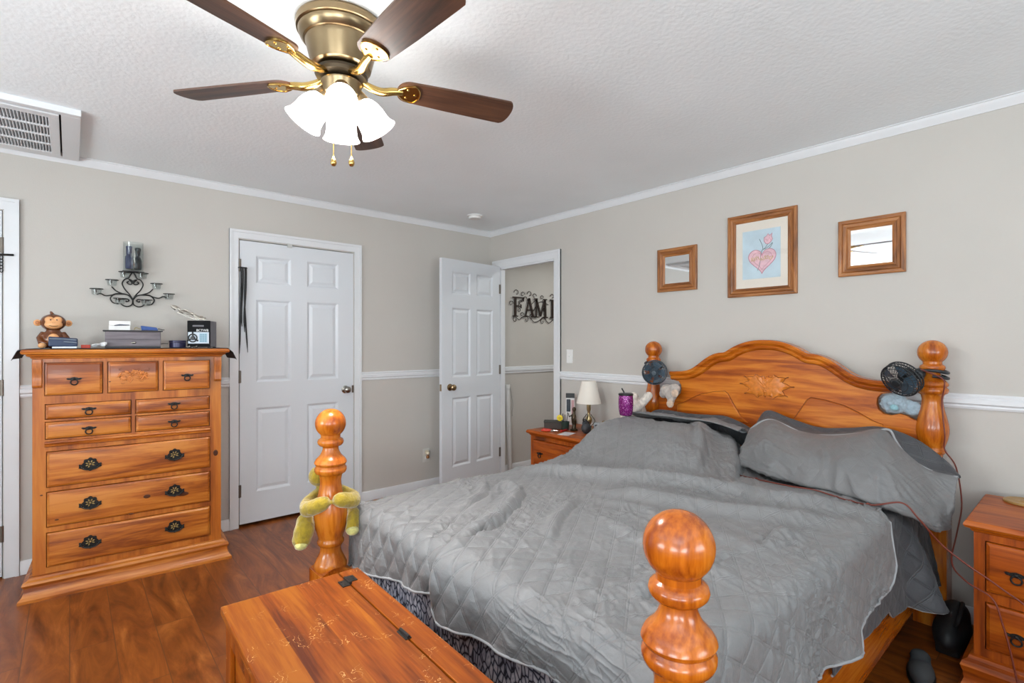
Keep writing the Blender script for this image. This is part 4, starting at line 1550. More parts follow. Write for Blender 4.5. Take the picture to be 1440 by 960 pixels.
# ============================================================ CEILING THINGS
SHADE = emitter('lit_frosted_glass', (1.0, 0.97, 0.93, 1), 13.0)
BULB = emitter('lit_bulb', (1.0, 0.94, 0.90, 1), 1100.0)
FX, FY = 0.727, 1.760
FAN = thing('ceiling_fan', 'antique brass hugger ceiling fan with five walnut blades and four lit glass shades', 'ceiling fan', (FX, FY, CH))
MB().lathe([(0.086, -0.158), (0.100, -0.150), (0.106, -0.128), (0.112, -0.105), (0.118, -0.080), (0.121, -0.070), (0.121, -0.066), (0.128, -0.064), (0.138, -0.052), (0.143, -0.040), (0.144, -0.034), (0.141, -0.031), (0.150, -0.028), (0.152, -0.008), (0.148, 0.0)], n=64).build('motor_housing', BRASS_A, FAN, smooth=30)
MB().lathe([(0.030, -0.196), (0.060, -0.192), (0.085, -0.185), (0.090, -0.176), (0.088, -0.166), (0.070, -0.160), (0.030, -0.158)], n=48).build('flywheel', BRONZE, FAN, smooth=40)
MB().lathe([(0.040, -0.262), (0.060, -0.254), (0.066, -0.244), (0.066, -0.214), (0.070, -0.208), (0.070, -0.202), (0.060, -0.196), (0.030, -0.194)], n=48).build('switch_housing', BRASS_A, FAN, smooth=40)
A0 = math.radians(56.0)
RT = 0.645
ZB = -0.178
for k in range(5):
    a = A0 + k * 2 * PI / 5
    # curved iron: from flywheel outwards, ends in a shield plate
    m = MB()
    path = smooth_path([(0.062, 0, ZB), (0.100, 0.002, ZB - 0.016), (0.140, 0.004, ZB - 0.022), (0.180, 0.0, ZB - 0.014), (0.215, 0, ZB - 0.009)], 5)
    n = len(path)
    m.tube(path, [0.011 + 0.004 * math.sin(PI * i / n) for i in range(n)], 10)
    sh = []
    for t in np.linspace(0, PI, 15):
        sh.append((0.252 + 0.028 * math.sin(t), 0.046 * math.cos(t)))
    sh += [(0.225, -0.036), (0.200, -0.014), (0.200, 0.014), (0.225, 0.036)]
    pit = Matrix.Rotation(math.radians(-12), 4, 'X')
    q = MB().prism(sh[::-1] if False else sh, 'z', -0.0135, -0.0085)
    q.tube([(x, y, -0.0135) for x, y in sh], 0.0028, 6, closed=True)
    for sx, sy in ((0.232, 0.022), (0.232, -0.022), (0.262, 0.0)):
        q.ball((sx, sy, -0.014), 0.005, 0.005, 0.003, 8, 5)
    q.xf(Matrix.Translation((0, 0, ZB)) @ pit)
    m.add(q.v, q.f)
    arm = m.build('blade_arm', BRASS, FAN, rot=(0, 0, a), smooth=40)
    # blade, rounded at the root and gently bowed at the tip
    ol = []
    for t in np.linspace(PI / 2, 3 * PI / 2, 13):
        ol.append((0.195 + 0.045 + 0.045 * math.cos(t), 0.054 * math.sin(t)))
    ol += [(0.40, -0.062), (0.60, -0.067), (RT - 0.014, -0.067)]
    ol += [(RT - 0.012 + 0.022 * math.cos(t), 0.064 * math.sin(t)) for t in np.linspace(-1.2, 1.2, 9)]
    ol += [(RT - 0.014, 0.067), (0.60, 0.067), (0.40, 0.062)]
    b = MB().prism(ol, 'z', -0.0085, -0.0015)
    b.xf(Matrix.Translation((0, 0, ZB)) @ pit)
    b.build('blade', BLADE, FAN, rot=(0, 0, a), smooth=30)
# light kit: four tulip shades on short sockets
shade_prof = [(0.024, 0.0), (0.030, -0.004), (0.040, -0.016), (0.048, -0.034), (0.0525, -0.056), (0.054, -0.078), (0.057, -0.096), (0.064, -0.110), (0.0665, -0.113), (0.063, -0.112), (0.055, -0.097), (0.052, -0.078), (0.0505, -0.056), (0.046, -0.034), (0.038, -0.018), (0.026, -0.006)]
for k in range(4):
    a = math.radians(-112.5 + 90 * k)
    tilt = math.radians(33)
    M = Matrix.Rotation(a, 4, 'Z') @ Matrix.Translation((0.052, 0, -0.236)) @ Matrix.Rotation(-tilt, 4, 'Y')
    s = MB().lathe([(0.030, -0.034), (0.031, -0.026), (0.028, -0.012), (0.024, 0.004), (0.020, 0.010)], n=24).xf(M)
    sk = s.build('lamp_socket', BRASS_A, FAN, smooth=40)
    g = MB().lathe(shade_prof, (0, 0, -0.026), 40, close=False).xf(M)
    g.build('glass_shade', SHADE, FAN, smooth=60)
    bl = MB().ball((0, 0, -0.085), 0.024, 0.024, 0.030, 14, 10).xf(M)
    bl.build('light_bulb', BULB, FAN, smooth=60)
for k, (dx, dy, ln) in enumerate(((-0.040, -0.028, 0.225), (0.014, -0.052, 0.220))):
    m = MB()
    m.tube([(dx, dy, -0.250), (dx, dy, -0.250 - ln)], 0.0016, 6)
    for i in range(40):
        m.ball((dx, dy, -0.252 - i * ln / 40), 0.0023, 0.0023, 0.0023, 6, 4)
    ch = m.build('pull_chain', BRASS, FAN)
    MB().lathe([(0.0005, -0.030), (0.006, -0.029), (0.0098, -0.022), (0.0105, -0.016), (0.007, -0.006), (0.003, 0.002), (0.0012, 0.006)], (dx, dy, -0.254 - ln), 20).build('pull_drop', BRASS, ch, smooth=60)

# return-air grille in the ceiling at the left
VENT_D = plain('dark_duct', srgb(58, 58, 60), 0.9)
VG = thing('ceiling_vent', 'white slatted return air grille framed in the ceiling at far left', 'vent', (0.043, 4.010, CH))
VX0, VY0 = -0.86, -0.800
f = MB()
f.box(VX0, 0, VY0, VY0 + 0.040, -0.030, 0)
f.box(-0.075, 0, VY0 + 0.040, 0, -0.030, 0)
f.box(VX0, -0.075, -0.045, 0, -0.030, 0)
f.box(VX0, VX0 + 0.05, VY0 + 0.040, -0.045, -0.030, 0)
f.build('vent_frame', TRIM, VG, smooth=0, bevel=0.003)
g = MB()
gx1, gy0, gy1 = -0.082, VY0 + 0.050, -0.052
g.box(VX0 + 0.06, gx1, gy0, gy0 + 0.055, -0.034, -0.024)
g.box(VX0 + 0.06, gx1, gy1 - 0.045, gy1, -0.034, -0.024)
g.box(gx1 - 0.040, gx1, gy0 + 0.055, gy1 - 0.045, -0.034, -0.024)
g.box(VX0 + 0.06, VX0 + 0.11, gy0 + 0.055, gy1 - 0.045, -0.034, -0.024)
gi = g.build('grille_door', TRIM, VG, smooth=0, bevel=0.002)
s = MB()
yy0, yy1 = gy0 + 0.055, gy1 - 0.045
xx = VX0 + 0.115
while xx < gx1 - 0.046:
    s.add([(xx, yy0, -0.031), (xx + 0.003, yy0, -0.032), (xx + 0.009, yy0, -0.018), (xx + 0.006, yy0, -0.017), (xx, yy1, -0.031), (xx + 0.003, yy1, -0.032), (xx + 0.009, yy1, -0.018), (xx + 0.006, yy1, -0.017)],
          [(0, 1, 2, 3), (7, 6, 5, 4), (0, 4, 5, 1), (1, 5, 6, 2), (2, 6, 7, 3), (3, 7, 4, 0)])
    xx += 0.0125
for q in (0.25, 0.5, 0.75):
    s.box(VX0 + 0.11, gx1 - 0.040, yy0 + (yy1 - yy0) * q - 0.009, yy0 + (yy1 - yy0) * q + 0.009, -0.034, -0.026)
s.build('slats', TRIM, gi, smooth=0)
MB().box(VX0 + 0.05, -0.075, VY0 + 0.040, -0.045, -0.004, -0.001).build('duct_opening', VENT_D, VG, smooth=0)

SD = thing('smoke_detector', 'round white smoke detector on the ceiling near the far corner', 'smoke detector', (2.68, 3.588, CH))
MB().lathe([(0.045, -0.030), (0.050, -0.029), (0.053, -0.024), (0.054, -0.010), (0.051, -0.009)], n=40).build('sensor_cover', WHITEP, SD, smooth=40)
MB().lathe([(0.062, -0.009), (0.066, -0.007), (0.067, 0.0)], n=40).build('mounting_ring', WHITEP, SD, smooth=40)

# ============================================================ WALL THINGS
def on_right_wall(y, z):
    return (RW, y, z)
OAK = wood('oak_frame', srgb(178, 120, 68), srgb(154, 96, 48), srgb(112, 66, 30), 'z', rough=0.45, scale=2.5, coat=0.1)
OAKH = wood('oak_frame_rail', srgb(178, 120, 68), srgb(154, 96, 48), srgb(112, 66, 30), 'y', rough=0.45, scale=2.5, coat=0.1)
MIRROR = plain('mirror_silver', (0.86, 0.88, 0.89, 1), 0.02, 1.0)
MAT_ = plain('cream_mount_board', srgb(226, 219, 208), 0.8)
def frame_on_wall(name, label, cat, yc, zc, w, h, fw, group=None):
    """stepped wooden frame; local x = out of wall (towards -x world), built in world axes about its centre"""
    r = thing(name, label, cat, (RW, yc, zc), 0, group)
    prof = [(0.0, 0.0), (0.0, -0.016), (0.10, -0.019), (0.30, -0.019), (0.36, -0.015), (0.42, -0.019), (0.66, -0.016), (0.72, -0.012), (0.80, -0.014), (1.0, -0.009), (1.0, -0.003)]
    for side in range(4):
        vs, fs = [], []
        for t, x in prof:
            o = t * fw
            Y, Z = w / 2 - o, h / 2 - o
            c = [(-Y, -Z), (Y, -Z), (Y, Z), (-Y, Z)]
            a, b = c[side], c[(side + 1) % 4]
            vs += [(x, a[0], a[1]), (x, b[0], b[1])]
        for i in range(len(prof) - 1):
            fs.append((i * 2, i * 2 + 2, i * 2 + 3, i * 2 + 1))
        MB().add(vs, fs).build('frame_rail' if side % 2 == 0 else 'frame_stile', OAKH if side % 2 == 0 else OAK, r, smooth=20)
    return r
for yc, wd, zc, lb in ((1.945, 0.304, 1.840, 'small square oak framed mirror left of the heart picture, above the left bedpost'), (0.800, 0.300, 1.838, 'oak framed mirror right of the heart picture, nearest the right bedpost')):
    r = frame_on_wall('wall_mirror', lb, 'mirror', yc, zc, wd, 0.304, 0.057, 'oak framed mirrors above the bed')
    MB().box(-0.006, -0.004, -wd / 2 + 0.05, wd / 2 - 0.05, -0.105, 0.105).build('mirror_glass', MIRROR, r, smooth=0)
PF = frame_on_wall('picture_frame', 'oak framed drawing of a pink rose and heart between the two mirrors', 'picture', 1.369, 1.871, 0.414, 0.514, 0.052)
mb = MB().box(-0.0065, -0.004, -0.158, 0.158, -0.208, 0.208).build('mount_board', MAT_, PF, smooth=0)
ART = plain('pale_blue_paper', srgb(192, 212, 222), 0.7, noise=0.08, nscale=14)
PINKA = plain('pink_pastel', srgb(224, 186, 196), 0.7, noise=0.14, nscale=50)
REDA = plain('rose_pastel', srgb(196, 134, 150), 0.7, noise=0.1, nscale=50)
GRNA = plain('grey_green_ink', srgb(92, 112, 112), 0.7)
GOLDA = plain('tan_ribbon', srgb(206, 178, 140), 0.7, noise=0.15, nscale=60)
EDGE = plain('grey_art_edge', srgb(150, 168, 178), 0.7)
art = MB().box(-0.0075, -0.0066, -0.114, 0.114, -0.150, 0.150).build('drawing_paper', ART, PF, smooth=0)
def flat_poly(pts, x, mat, name, parent):
    """thin painted shape on the picture; pts as seen from the room (u to the right, w up)"""
    m = MB()
    m.prism([(-u, w) for u, w in pts], 'x', x, x + 0.0004)
    return m.build(name, mat, parent, smooth=0)
hp = [(0.082 * (16 * math.sin(t) ** 3) / 16 + 0.006, 0.0052 * (13 * math.cos(t) - 5 * math.cos(2 * t) - 2 * math.cos(3 * t) - math.cos(4 * t)) - 0.035) for t in np.linspace(0, 2 * PI, 48)[:-1]]
flat_poly(hp, -0.0080, PINKA, 'painted_heart', PF)
m = MB()
m.tube([(-0.0083, -u, w) for u, w in hp], 0.0018, 5, closed=True)
for s in (0.72,):
    m.tube([(-0.0083, -(0.006 + (u - 0.006) * s), -0.037 + (w + 0.037) * s) for u, w in hp], 0.0011, 5, closed=True)
m.build('heart_outline', REDA, PF)
rose = [(0.030, 0.058), (0.018, 0.075), (0.020, 0.098), (0.034, 0.104), (0.042, 0.118), (0.050, 0.106), (0.066, 0.118), (0.062, 0.098), (0.068, 0.084), (0.058, 0.066), (0.044, 0.056)]
flat_poly(rose[::-1], -0.0080, PINKA, 'painted_rose', PF)
m = MB()
m.tube([(-0.0083, -u, w) for u, w in rose], 0.0016, 5, closed=True)
m.tube([(-0.0083, -u, w) for u, w in ((0.026, 0.088), (0.038, 0.076), (0.050, 0.094), (0.058, 0.076))], 0.0012, 5)
m.build('rose_outline', REDA, PF)
m = MB()
for pts in (((0.040, 0.056), (0.024, 0.034), (0.006, 0.020), (-0.002, -0.010), (-0.006, -0.05), (-0.012, -0.078), (-0.022, -0.100)), ((0.014, 0.026), (0.040, 0.036), (0.068, 0.060), (0.052, 0.032), (0.024, 0.022)), ((0.012, 0.024), (0.006, 0.056), (-0.010, 0.092))):
    m.tube([(-0.0083, -u, w) for u, w, _ in smooth_path([(a, b, 0) for a, b in pts], 5)], 0.0014, 5)
m.build('rose_stem', GRNA, PF)
m = MB()
for i in range(5):
    u0 = -0.062 + i * 0.027
    m.tube([(-0.0084, -(u0 + 0.016 * t + 0.007 * math.sin(t * 7)), -0.030 + 0.011 * math.cos(t * 7 + i) + 0.006 * (i % 2)) for t in np.linspace(0, 1.6, 14)], 0.0022, 5)
m.build('painted_ribbon', GOLDA, PF)
MB().box(-0.0092, -0.0089, -0.160, 0.160, -0.210, 0.210).build('picture_glass', glass_mat('picture_glass', (1, 1, 1, 1), 0.0, 0.02), PF, smooth=0)

LS = thing('light_switch', 'white toggle light switch beside the hall doorway', 'light switch', (RW, 2.962, 1.212))
MB().box(-0.006, 0, -0.035, 0.035, -0.058, 0.058).build('switch_plate', WHITEP, LS, smooth=30, bevel=0.003)
MB().box(-0.018, -0.006, -0.005, 0.005, -0.004, 0.010).build('toggle', WHITEP, LS, smooth=30, bevel=0.001)
OT = thing('wall_outlet', 'white wall outlet with a plugged in air freshener, low beside the open door', 'outlet', (2.464, BW, 0.300))
MB().box(-0.036, 0.036, -0.006, 0, -0.062, 0.062).build('outlet_plate', plain('grey_white_plate', srgb(206, 204, 198), 0.4), OT, smooth=30, bevel=0.003)
MB().box(-0.017, 0.017, -0.0075, -0.006, -0.034, -0.008).build('socket', WHITEP, OT, smooth=30, bevel=0.001)
AF = MB()
AF.ball((0, -0.028, 0.010), 0.019, 0.020, 0.016, 14, 10)
AF.box(-0.014, 0.014, -0.022, -0.008, 0.008, 0.034)
o = AF.build('air_freshener', plain('cream_plastic', srgb(226, 214, 190), 0.3), None, loc=(2.464, BW, 0.312))
MB().lathe([(0.010, -0.036), (0.014, -0.030), (0.014, -0.016), (0.009, -0.008)], (0, -0.030, 0.0), 16).build('oil_bottle', plain('amber_oil', srgb(150, 98, 52), 0.15), o, smooth=50)
tag(o, 'cream plug in air freshener with amber oil bottle on the low wall outlet', 'air freshener')

# black ribbons hanging by the closet door
RBN = thing('hanging_belt', 'black cord belts hung over the closet door hinge side', 'belt', (0.916, BW - 0.010, 1.862))
MB().tube([(-0.006, -0.008, 0.0), (-0.004, -0.026, 0.002), (0.046, -0.026, -0.002)], 0.0045, 8).build('hook', IRON, RBN)
BLK = plain('black_cord', srgb(24, 24, 26), 0.6)
for k, (x0, x1, ln, w) in enumerate(((0.004, -0.004, 0.615, 0.005), (0.016, 0.012, 0.42, 0.006), (0.030, 0.050, 0.605, 0.005), (0.036, 0.030, 0.46, 0.006))):
    m = MB()
    pts = smooth_path([(x0, -0.027 - 0.003 * k, 0.004), (x0 + 0.002, -0.030, -0.06), (x0 - 0.001, -0.028, -ln * 0.4), ((x0 + x1) / 2 - 0.006 * (k % 2), -0.026, -ln * 0.75), (x1, -0.024, -ln)], 6)
    m.tube(pts, [w] * (len(pts) - 4) + [w * 0.9, w * 0.7, w * 0.5, w * 0.35], 6)
    m.build('strap', BLK, RBN)
tag(MB().box(-0.017, 0.017, -0.006, 0.0, -0.015, 0.015).build('tape_strip', plain('clear_tape', srgb(196, 196, 192), 0.3), None, loc=(1.262, BW - 0.012, 2.062), smooth=0), 'small grey tape tab stuck on the closet door head', 'tape')

# ---- wrought iron candle sconce above the dresser
WC = thing('candle_sconce', 'black iron scroll wall sconce with eight clear votive cups', 'sconce', (0.303, BW, 1.60))
WI = MB()
DY = -0.020
def scr(pts, r=0.0038):
    for s in (1, -1):
        WI.tube(smooth_path([(s * x, DY, z) for x, z in pts], 6), r, 7)
scr([(0.0, 0.178), (-0.014, 0.150), (-0.022, 0.134), (-0.041, 0.124), (-0.053, 0.098), (-0.041, 0.064), (-0.016, 0.030), (0.0, 0.0)])
scr([(-0.003, 0.098), (-0.008, 0.112), (-0.020, 0.126), (-0.003, 0.118), (-0.006, 0.098), (-0.020, 0.096), (-0.030, 0.107), (-0.020, 0.114)])
scr([(0.0, 0.0), (-0.020, 0.024), (-0.057, 0.036), (-0.085, 0.050), (-0.106, 0.074)])
scr([(0.0, -0.004), (-0.025, 0.026), (-0.077, 0.033), (-0.105, 0.022), (-0.136, 0.016), (-0.160, 0.028), (-0.178, 0.020)])
scr([(-0.045, 0.031), (-0.089, 0.028), (-0.111, 0.005), (-0.105, -0.018), (-0.091, -0.028), (-0.072, -0.030)])
scr([(0.0, 0.0), (-0.004, -0.031), (-0.025, -0.045), (-0.045, -0.042), (-0.060, -0.030)])
scr([(-0.085, -0.004), (-0.061, -0.003), (-0.029, 0.002), (-0.020, -0.009), (-0.033, -0.015), (-0.034, -0.008)])
WI.box(-0.055, 0.055, DY - 0.045, -0.004, 0.172, 0.177)
WI.build('scroll_frame', IRON, WC)
cups = [(-0.180, 0.018), (-0.106, 0.078), (-0.042, 0.133), (0.047, 0.133), (0.121, 0.072), (0.189, 0.010), (-0.067, -0.034), (0.067, -0.036)]
for x, z in cups:
    rg = MB()
    rg.lathe([(0.026, 0.033), (0.033, 0.033), (0.033, 0.037), (0.026, 0.037), (0.026, 0.033)], (x, -0.046, z), 28, close=False)
    rg.tube([(x, -0.015, z + 0.034), (x, -0.002, z + 0.02)], 0.003, 6)
    hd = rg.build('cup_ring', IRON, WC, smooth=30)
    MB().lathe([(0.0, -0.002), (0.019, -0.002), (0.022, 0.002), (0.026, 0.034), (0.027, 0.036), (0.025, 0.035), (0.0205, 0.004), (0.0, 0.003)], (x, -0.046, z), 28, close=False).build('votive_cup', GLASS, hd, smooth=50)
hg = MB().lathe([(0.050, 0.0), (0.052, 0.003), (0.052, 0.172), (0.0535, 0.175), (0.050, 0.175), (0.049, 0.006), (0.0, 0.004)], (0, -0.056, 0.178), 40, close=False)
hg.build('glass_cylinder', GLASS, WC, smooth=50)
def bottle(label, loc, prof, mat, capprof, capmat, nm='cologne_bottle'):
    r = thing(nm, label, 'bottle', loc, 0, 'bottles inside the sconce glass')
    MB().lathe(prof, n=28).build('bottle_body', mat, r, smooth=50)
    MB().lathe(capprof, n=24).build('bottle_cap', capmat, r, smooth=40)
    return r
NAVYG = plain('navy_glass', srgb(30, 44, 84), 0.1)
DARKG = plain('dark_glass', srgb(28, 32, 38), 0.08)
bz = 1.60 + 0.188
bottle('navy cologne bottle standing left inside the sconce glass cylinder', (0.281, BW - 0.062, bz), [(0.018, 0), (0.021, 0.003), (0.022, 0.04), (0.021, 0.075), (0.014, 0.084), (0.014, 0.092)], NAVYG, [(0.015, 0.090), (0.0155, 0.092), (0.0155, 0.128), (0.017, 0.132), (0.016, 0.140), (0.010, 0.142)], NAVYG)
bottle('rounded dark cologne bottle standing right inside the sconce glass cylinder', (0.326, BW - 0.056, bz), [(0.017, 0), (0.021, 0.004), (0.0225, 0.03), (0.021, 0.055), (0.015, 0.074), (0.008, 0.080), (0.008, 0.09)], DARKG, [(0.012, 0.088), (0.0125, 0.09), (0.0125, 0.112), (0.015, 0.116), (0.0165, 0.124), (0.015, 0.134), (0.008, 0.137)], DARKG)

# ---- iron word sign in the hall
FS = thing('metal_word_sign', 'black iron scrollwork sign reading FAMILY on the hall wall', 'sign', (3.490, 4.0, 1.606))
SB = plain('dark_rust_iron', srgb(48, 36, 30), 0.5, 0.3)
LH = 0.195
def stroke(m, x0, z0, x1, z1, w):
    d = Vector((x1 - x0, 0, z1 - z0))
    nrm = Vector((-d.z, 0, d.x)).normalized() * (w / 2)
    p = [Vector((x0, 0, z0)) - nrm, Vector((x1, 0, z1)) - nrm, Vector((x1, 0, z1)) + nrm, Vector((x0, 0, z0)) + nrm]
    m.prism([(q.x, q.z) for q in p], 'y', -0.022, -0.012)
def serif(m, x, z, w=0.05):
    m.box(x - w / 2, x + w / 2, -0.0225, -0.0115, z - 0.006, z + 0.006)
def letter(ch, x):
    m = MB()
    if ch == 'F':
        stroke(m, x + 0.022, 0, x + 0.022, LH, 0.026); serif(m, x + 0.022, 0, 0.07); serif(m, x + 0.015, LH, 0.06)
        stroke(m, x + 0.0, LH, x + 0.140, LH, 0.013); stroke(m, x + 0.022, 0.105, x + 0.100, 0.105, 0.013)
        stroke(m, x + 0.138, LH + 0.004, x + 0.130, LH - 0.038, 0.014); stroke(m, x + 0.100, 0.124, x + 0.100, 0.084, 0.012)
    if ch == 'A':
        stroke(m, x + 0.015, 0, x + 0.065, LH, 0.014); stroke(m, x + 0.065, LH, x + 0.125, 0, 0.026)
        stroke(m, x + 0.03, 0.07, x + 0.10, 0.07, 0.012); serif(m, x + 0.012, 0, 0.055); serif(m, x + 0.125, 0, 0.065)
    if ch == 'M':
        stroke(m, x + 0.02, 0, x + 0.025, LH, 0.016); stroke(m, x + 0.02, LH, x + 0.088, 0.01, 0.024)
        stroke(m, x + 0.088, 0.01, x + 0.150, LH, 0.014); stroke(m, x + 0.152, LH, x + 0.160, 0, 0.026)
        serif(m, x + 0.02, 0, 0.055); serif(m, x + 0.160, 0, 0.07); serif(m, x + 0.015, LH, 0.05); serif(m, x + 0.155, LH, 0.055)
    if ch == 'I':
        stroke(m, x + 0.035, 0, x + 0.035, LH, 0.028); serif(m, x + 0.035, 0, 0.08); serif(m, x + 0.035, LH, 0.08)
    if ch == 'L':
        stroke(m, x + 0.022, 0, x + 0.022, LH, 0.034); serif(m, x + 0.022, LH, 0.07); stroke(m, x, 0, x + 0.115, 0, 0.013)
        stroke(m, x + 0.113, -0.004, x + 0.106, 0.042, 0.013)
    if ch == 'Y':
        stroke(m, x + 0.07, 0, x + 0.07, 0.095, 0.032); stroke(m, x + 0.07, 0.09, x + 0.015, LH, 0.030); stroke(m, x + 0.07, 0.09, x + 0.125, LH, 0.014)
        serif(m, x + 0.07, 0, 0.065); serif(m, x + 0.015, LH, 0.055); serif(m, x + 0.125, LH, 0.045)
    return m
for ch, x in (('F', -0.015), ('A', 0.135), ('M', 0.285), ('I', 0.520), ('L', 0.635), ('Y', 0.775)):
    letter(ch, x).build('letter', SB, FS, smooth=0)
sw = MB()
def curl(cx, cz, r, a0, turns, s=1, tail=None):
    pts = []
    for t in np.linspace(0, 1, 22):
        a = a0 + s * t * turns * 2 * PI
        q = r * (1 - 0.65 * t)
        pts.append((cx + q * math.cos(a), -0.010, cz + q * math.sin(a)))
    if tail:
        pts = [(tail[0], -0.010, tail[1])] + pts
    sw.tube(pts, 0.0036, 6)
for args in ((0.03, 0.245, 0.036, PI, 0.8, -1), (0.115, 0.232, 0.030, 0.0, 0.9, 1), (0.215, 0.240, 0.036, PI, 0.8, -1), (0.285, 0.225, 0.030, 0, 0.8, 1), (0.395, 0.215, 0.026, 0, 0.9, 1), (0.56, 0.235, 0.032, PI, 0.8, -1), (0.70, 0.235, 0.032, 0, 0.8, 1),
             (-0.045, 0.13, 0.030, 0, 0.9, 1), (0.06, 0.065, 0.025, PI / 2, 0.9, -1), (0.105, 0.02, 0.026, 0, 0.9, 1), (0.01, -0.035, 0.030, 2.0, 0.8, 1), (0.17, -0.03, 0.026, 1.0, 0.8, -1), (0.405, -0.045, 0.03, 1.5, 0.9, 1), (0.08, 0.14, 0.030, 0.3, 0.8, 1), (0.245, 0.06, 0.028, 2.5, 0.9, -1), (0.44, 0.08, 0.028, 0.5, 0.9, 1), (0.66, 0.06, 0.028, 0.5, 0.9, 1), (0.61, -0.04, 0.03, 1.5, 0.9, 1), (0.80, -0.04, 0.03, 1.5, 0.9, -1)):
    curl(*args)
sw.tube(smooth_path([(0.02, -0.010, -0.01), (0.07, -0.010, -0.035), (0.12, -0.010, 0.0), (0.20, -0.010, 0.005), (0.28, -0.010, -0.055), (0.36, -0.010, -0.035), (0.42, -0.010, 0.0), (0.50, -0.010, -0.06), (0.58, -0.010, -0.02), (0.68, -0.010, -0.05), (0.80, -0.010, -0.01)], 6), 0.0042, 6)
sw.tube(smooth_path([(0.04, -0.010, 0.10), (0.10, -0.010, 0.17), (0.16, -0.010, 0.21), (0.22, -0.010, 0.13), (0.30, -0.010, 0.18)], 6), 0.0036, 6)
sw.tube(smooth_path([(0.20, -0.010, 0.0), (0.26, -0.010, 0.05), (0.33, -0.010, 0.14), (0.40, -0.010, 0.17), (0.50, -0.010, 0.14)], 6), 0.0036, 6)
sw.build('scrollwork', SB, FS)

# white rolled tube leaning in the hall corner
RP = MB()
RP.lathe([(0.020, 0.0), (0.022, 0.004), (0.0305, 0.80), (0.0305, 0.86), (0.034, 0.862), (0.034, 0.90), (0.030, 0.905), (0.030, 0.898)], n=28)
RB = RP.build('rolled_blind', plain('white_roll', srgb(214, 214, 212), 0.5), None, loc=(3.376, 3.925, 0.0), rot=(math.radians(-2.2), math.radians(-1.0), 0), smooth=40)
tag(RB, 'white rolled window blind standing upright in the hall corner', 'blind')
MB().tube(smooth_path([(0.036, -0.01, 0.88), (0.045, -0.012, 0.80), (0.060, -0.012, 0.70), (0.048, -0.010, 0.62), (0.050, -0.010, 0.58)], 6), 0.003, 6).build('blind_cord', plain('grey_cord', srgb(150, 148, 146), 0.7), RB)
# ============================================================ THINGS ON THE DRESSER
def on_dresser(x, y, z=None):
    p = DR.matrix_basis @ Vector((x, y, TOPZ + 0.0040 if z is None else z))
    return tuple(p)
DRZ = math.radians(-3.4)
BROWNM = plain('glazed_brown', srgb(104, 56, 24), 0.25, noise=0.12, nscale=40, coat=0.3)
TANM = plain('glazed_tan', srgb(226, 166, 112), 0.3, noise=0.05, nscale=60)
DARKM = plain('dark_glaze', srgb(40, 22, 14), 0.25)
MK = thing('monkey_figurine', 'brown glazed ceramic monkey figurine sitting at the left end of the dresser', 'figurine', on_dresser(-0.366, 0.215), DRZ + 0.12)
b = MB()
b.ball((0, 0, 0.050), 0.050, 0.043, 0.052, 24, 16)
b.ball((0, 0.0, 0.082), 0.036, 0.032, 0.030, 20, 12)
b.ball((0, -0.004, 0.143), 0.056, 0.050, 0.047, 28, 18)
b.tube([(-0.038, 0, 0.085), (-0.056, -0.012, 0.055), (-0.050, -0.034, 0.028)], [0.016, 0.016, 0.014], 12)
b.tube([(0.038, 0, 0.085), (0.056, -0.012, 0.055), (0.050, -0.034, 0.028)], [0.016, 0.016, 0.014], 12)
b.tube([(-0.025, -0.01, 0.022), (-0.045, -0.045, 0.020)], [0.022, 0.018], 12)
b.tube([(0.025, -0.01, 0.022), (0.045, -0.045, 0.020)], [0.022, 0.018], 12)
b.tube(smooth_path([(0, 0, 0.180), (-0.006, -0.006, 0.196), (-0.014, -0.008, 0.204)], 4), [0.009, 0.009, 0.009, 0.008, 0.007, 0.007, 0.006, 0.006, 0.004], 10)
blob(b, 0.0035, 'monkey_body', BROWNM, MK)
f = MB()
f.ball((-0.017, -0.044, 0.156), 0.021, 0.014, 0.019, 18, 12)
f.ball((0.017, -0.044, 0.156), 0.021, 0.014, 0.019, 18, 12)
f.ball((0, -0.044, 0.130), 0.039, 0.022, 0.024, 22, 14)
fc = blob(f, 0.003, 'face', TANM, MK, smooth_it=4)
e = MB()
for s in (-1, 1):
    e.ball((s * 0.013, -0.0575, 0.156), 0.0032, 0.002, 0.0036, 8, 6)
    e.ball((s * 0.004, -0.0665, 0.139), 0.0018, 0.0012, 0.0012, 6, 4)
e.tube([(0.030 * math.sin(t), -0.040 - 0.0262 * math.cos(t * 0.95), 0.121 + 0.009 * t * t) for t in np.linspace(-0.95, 0.95, 14)], 0.0013, 5)
e.build('eyes_and_smile', DARKM, fc)
for s in (-1, 1):
    er = MB().ball((s * 0.064, -0.004, 0.140), 0.017, 0.008, 0.018, 16, 10)
    ea = er.build('ear', TANM, MK, smooth=180)
    MB().ball((s * 0.065, -0.0095, 0.140), 0.010, 0.0045, 0.011, 12, 8).build('inner_ear', plain('warm_brown', srgb(176, 112, 66), 0.4), ea, smooth=180)
MB().ball((0, -0.030, 0.050), 0.028, 0.016, 0.032, 18, 12).build('belly', TANM, MK, smooth=180)
for s in (-1, 1):
    MB().ball((s * 0.047, -0.058, 0.015), 0.018, 0.014, 0.015, 16, 10).build('foot', TANM, MK, smooth=180)

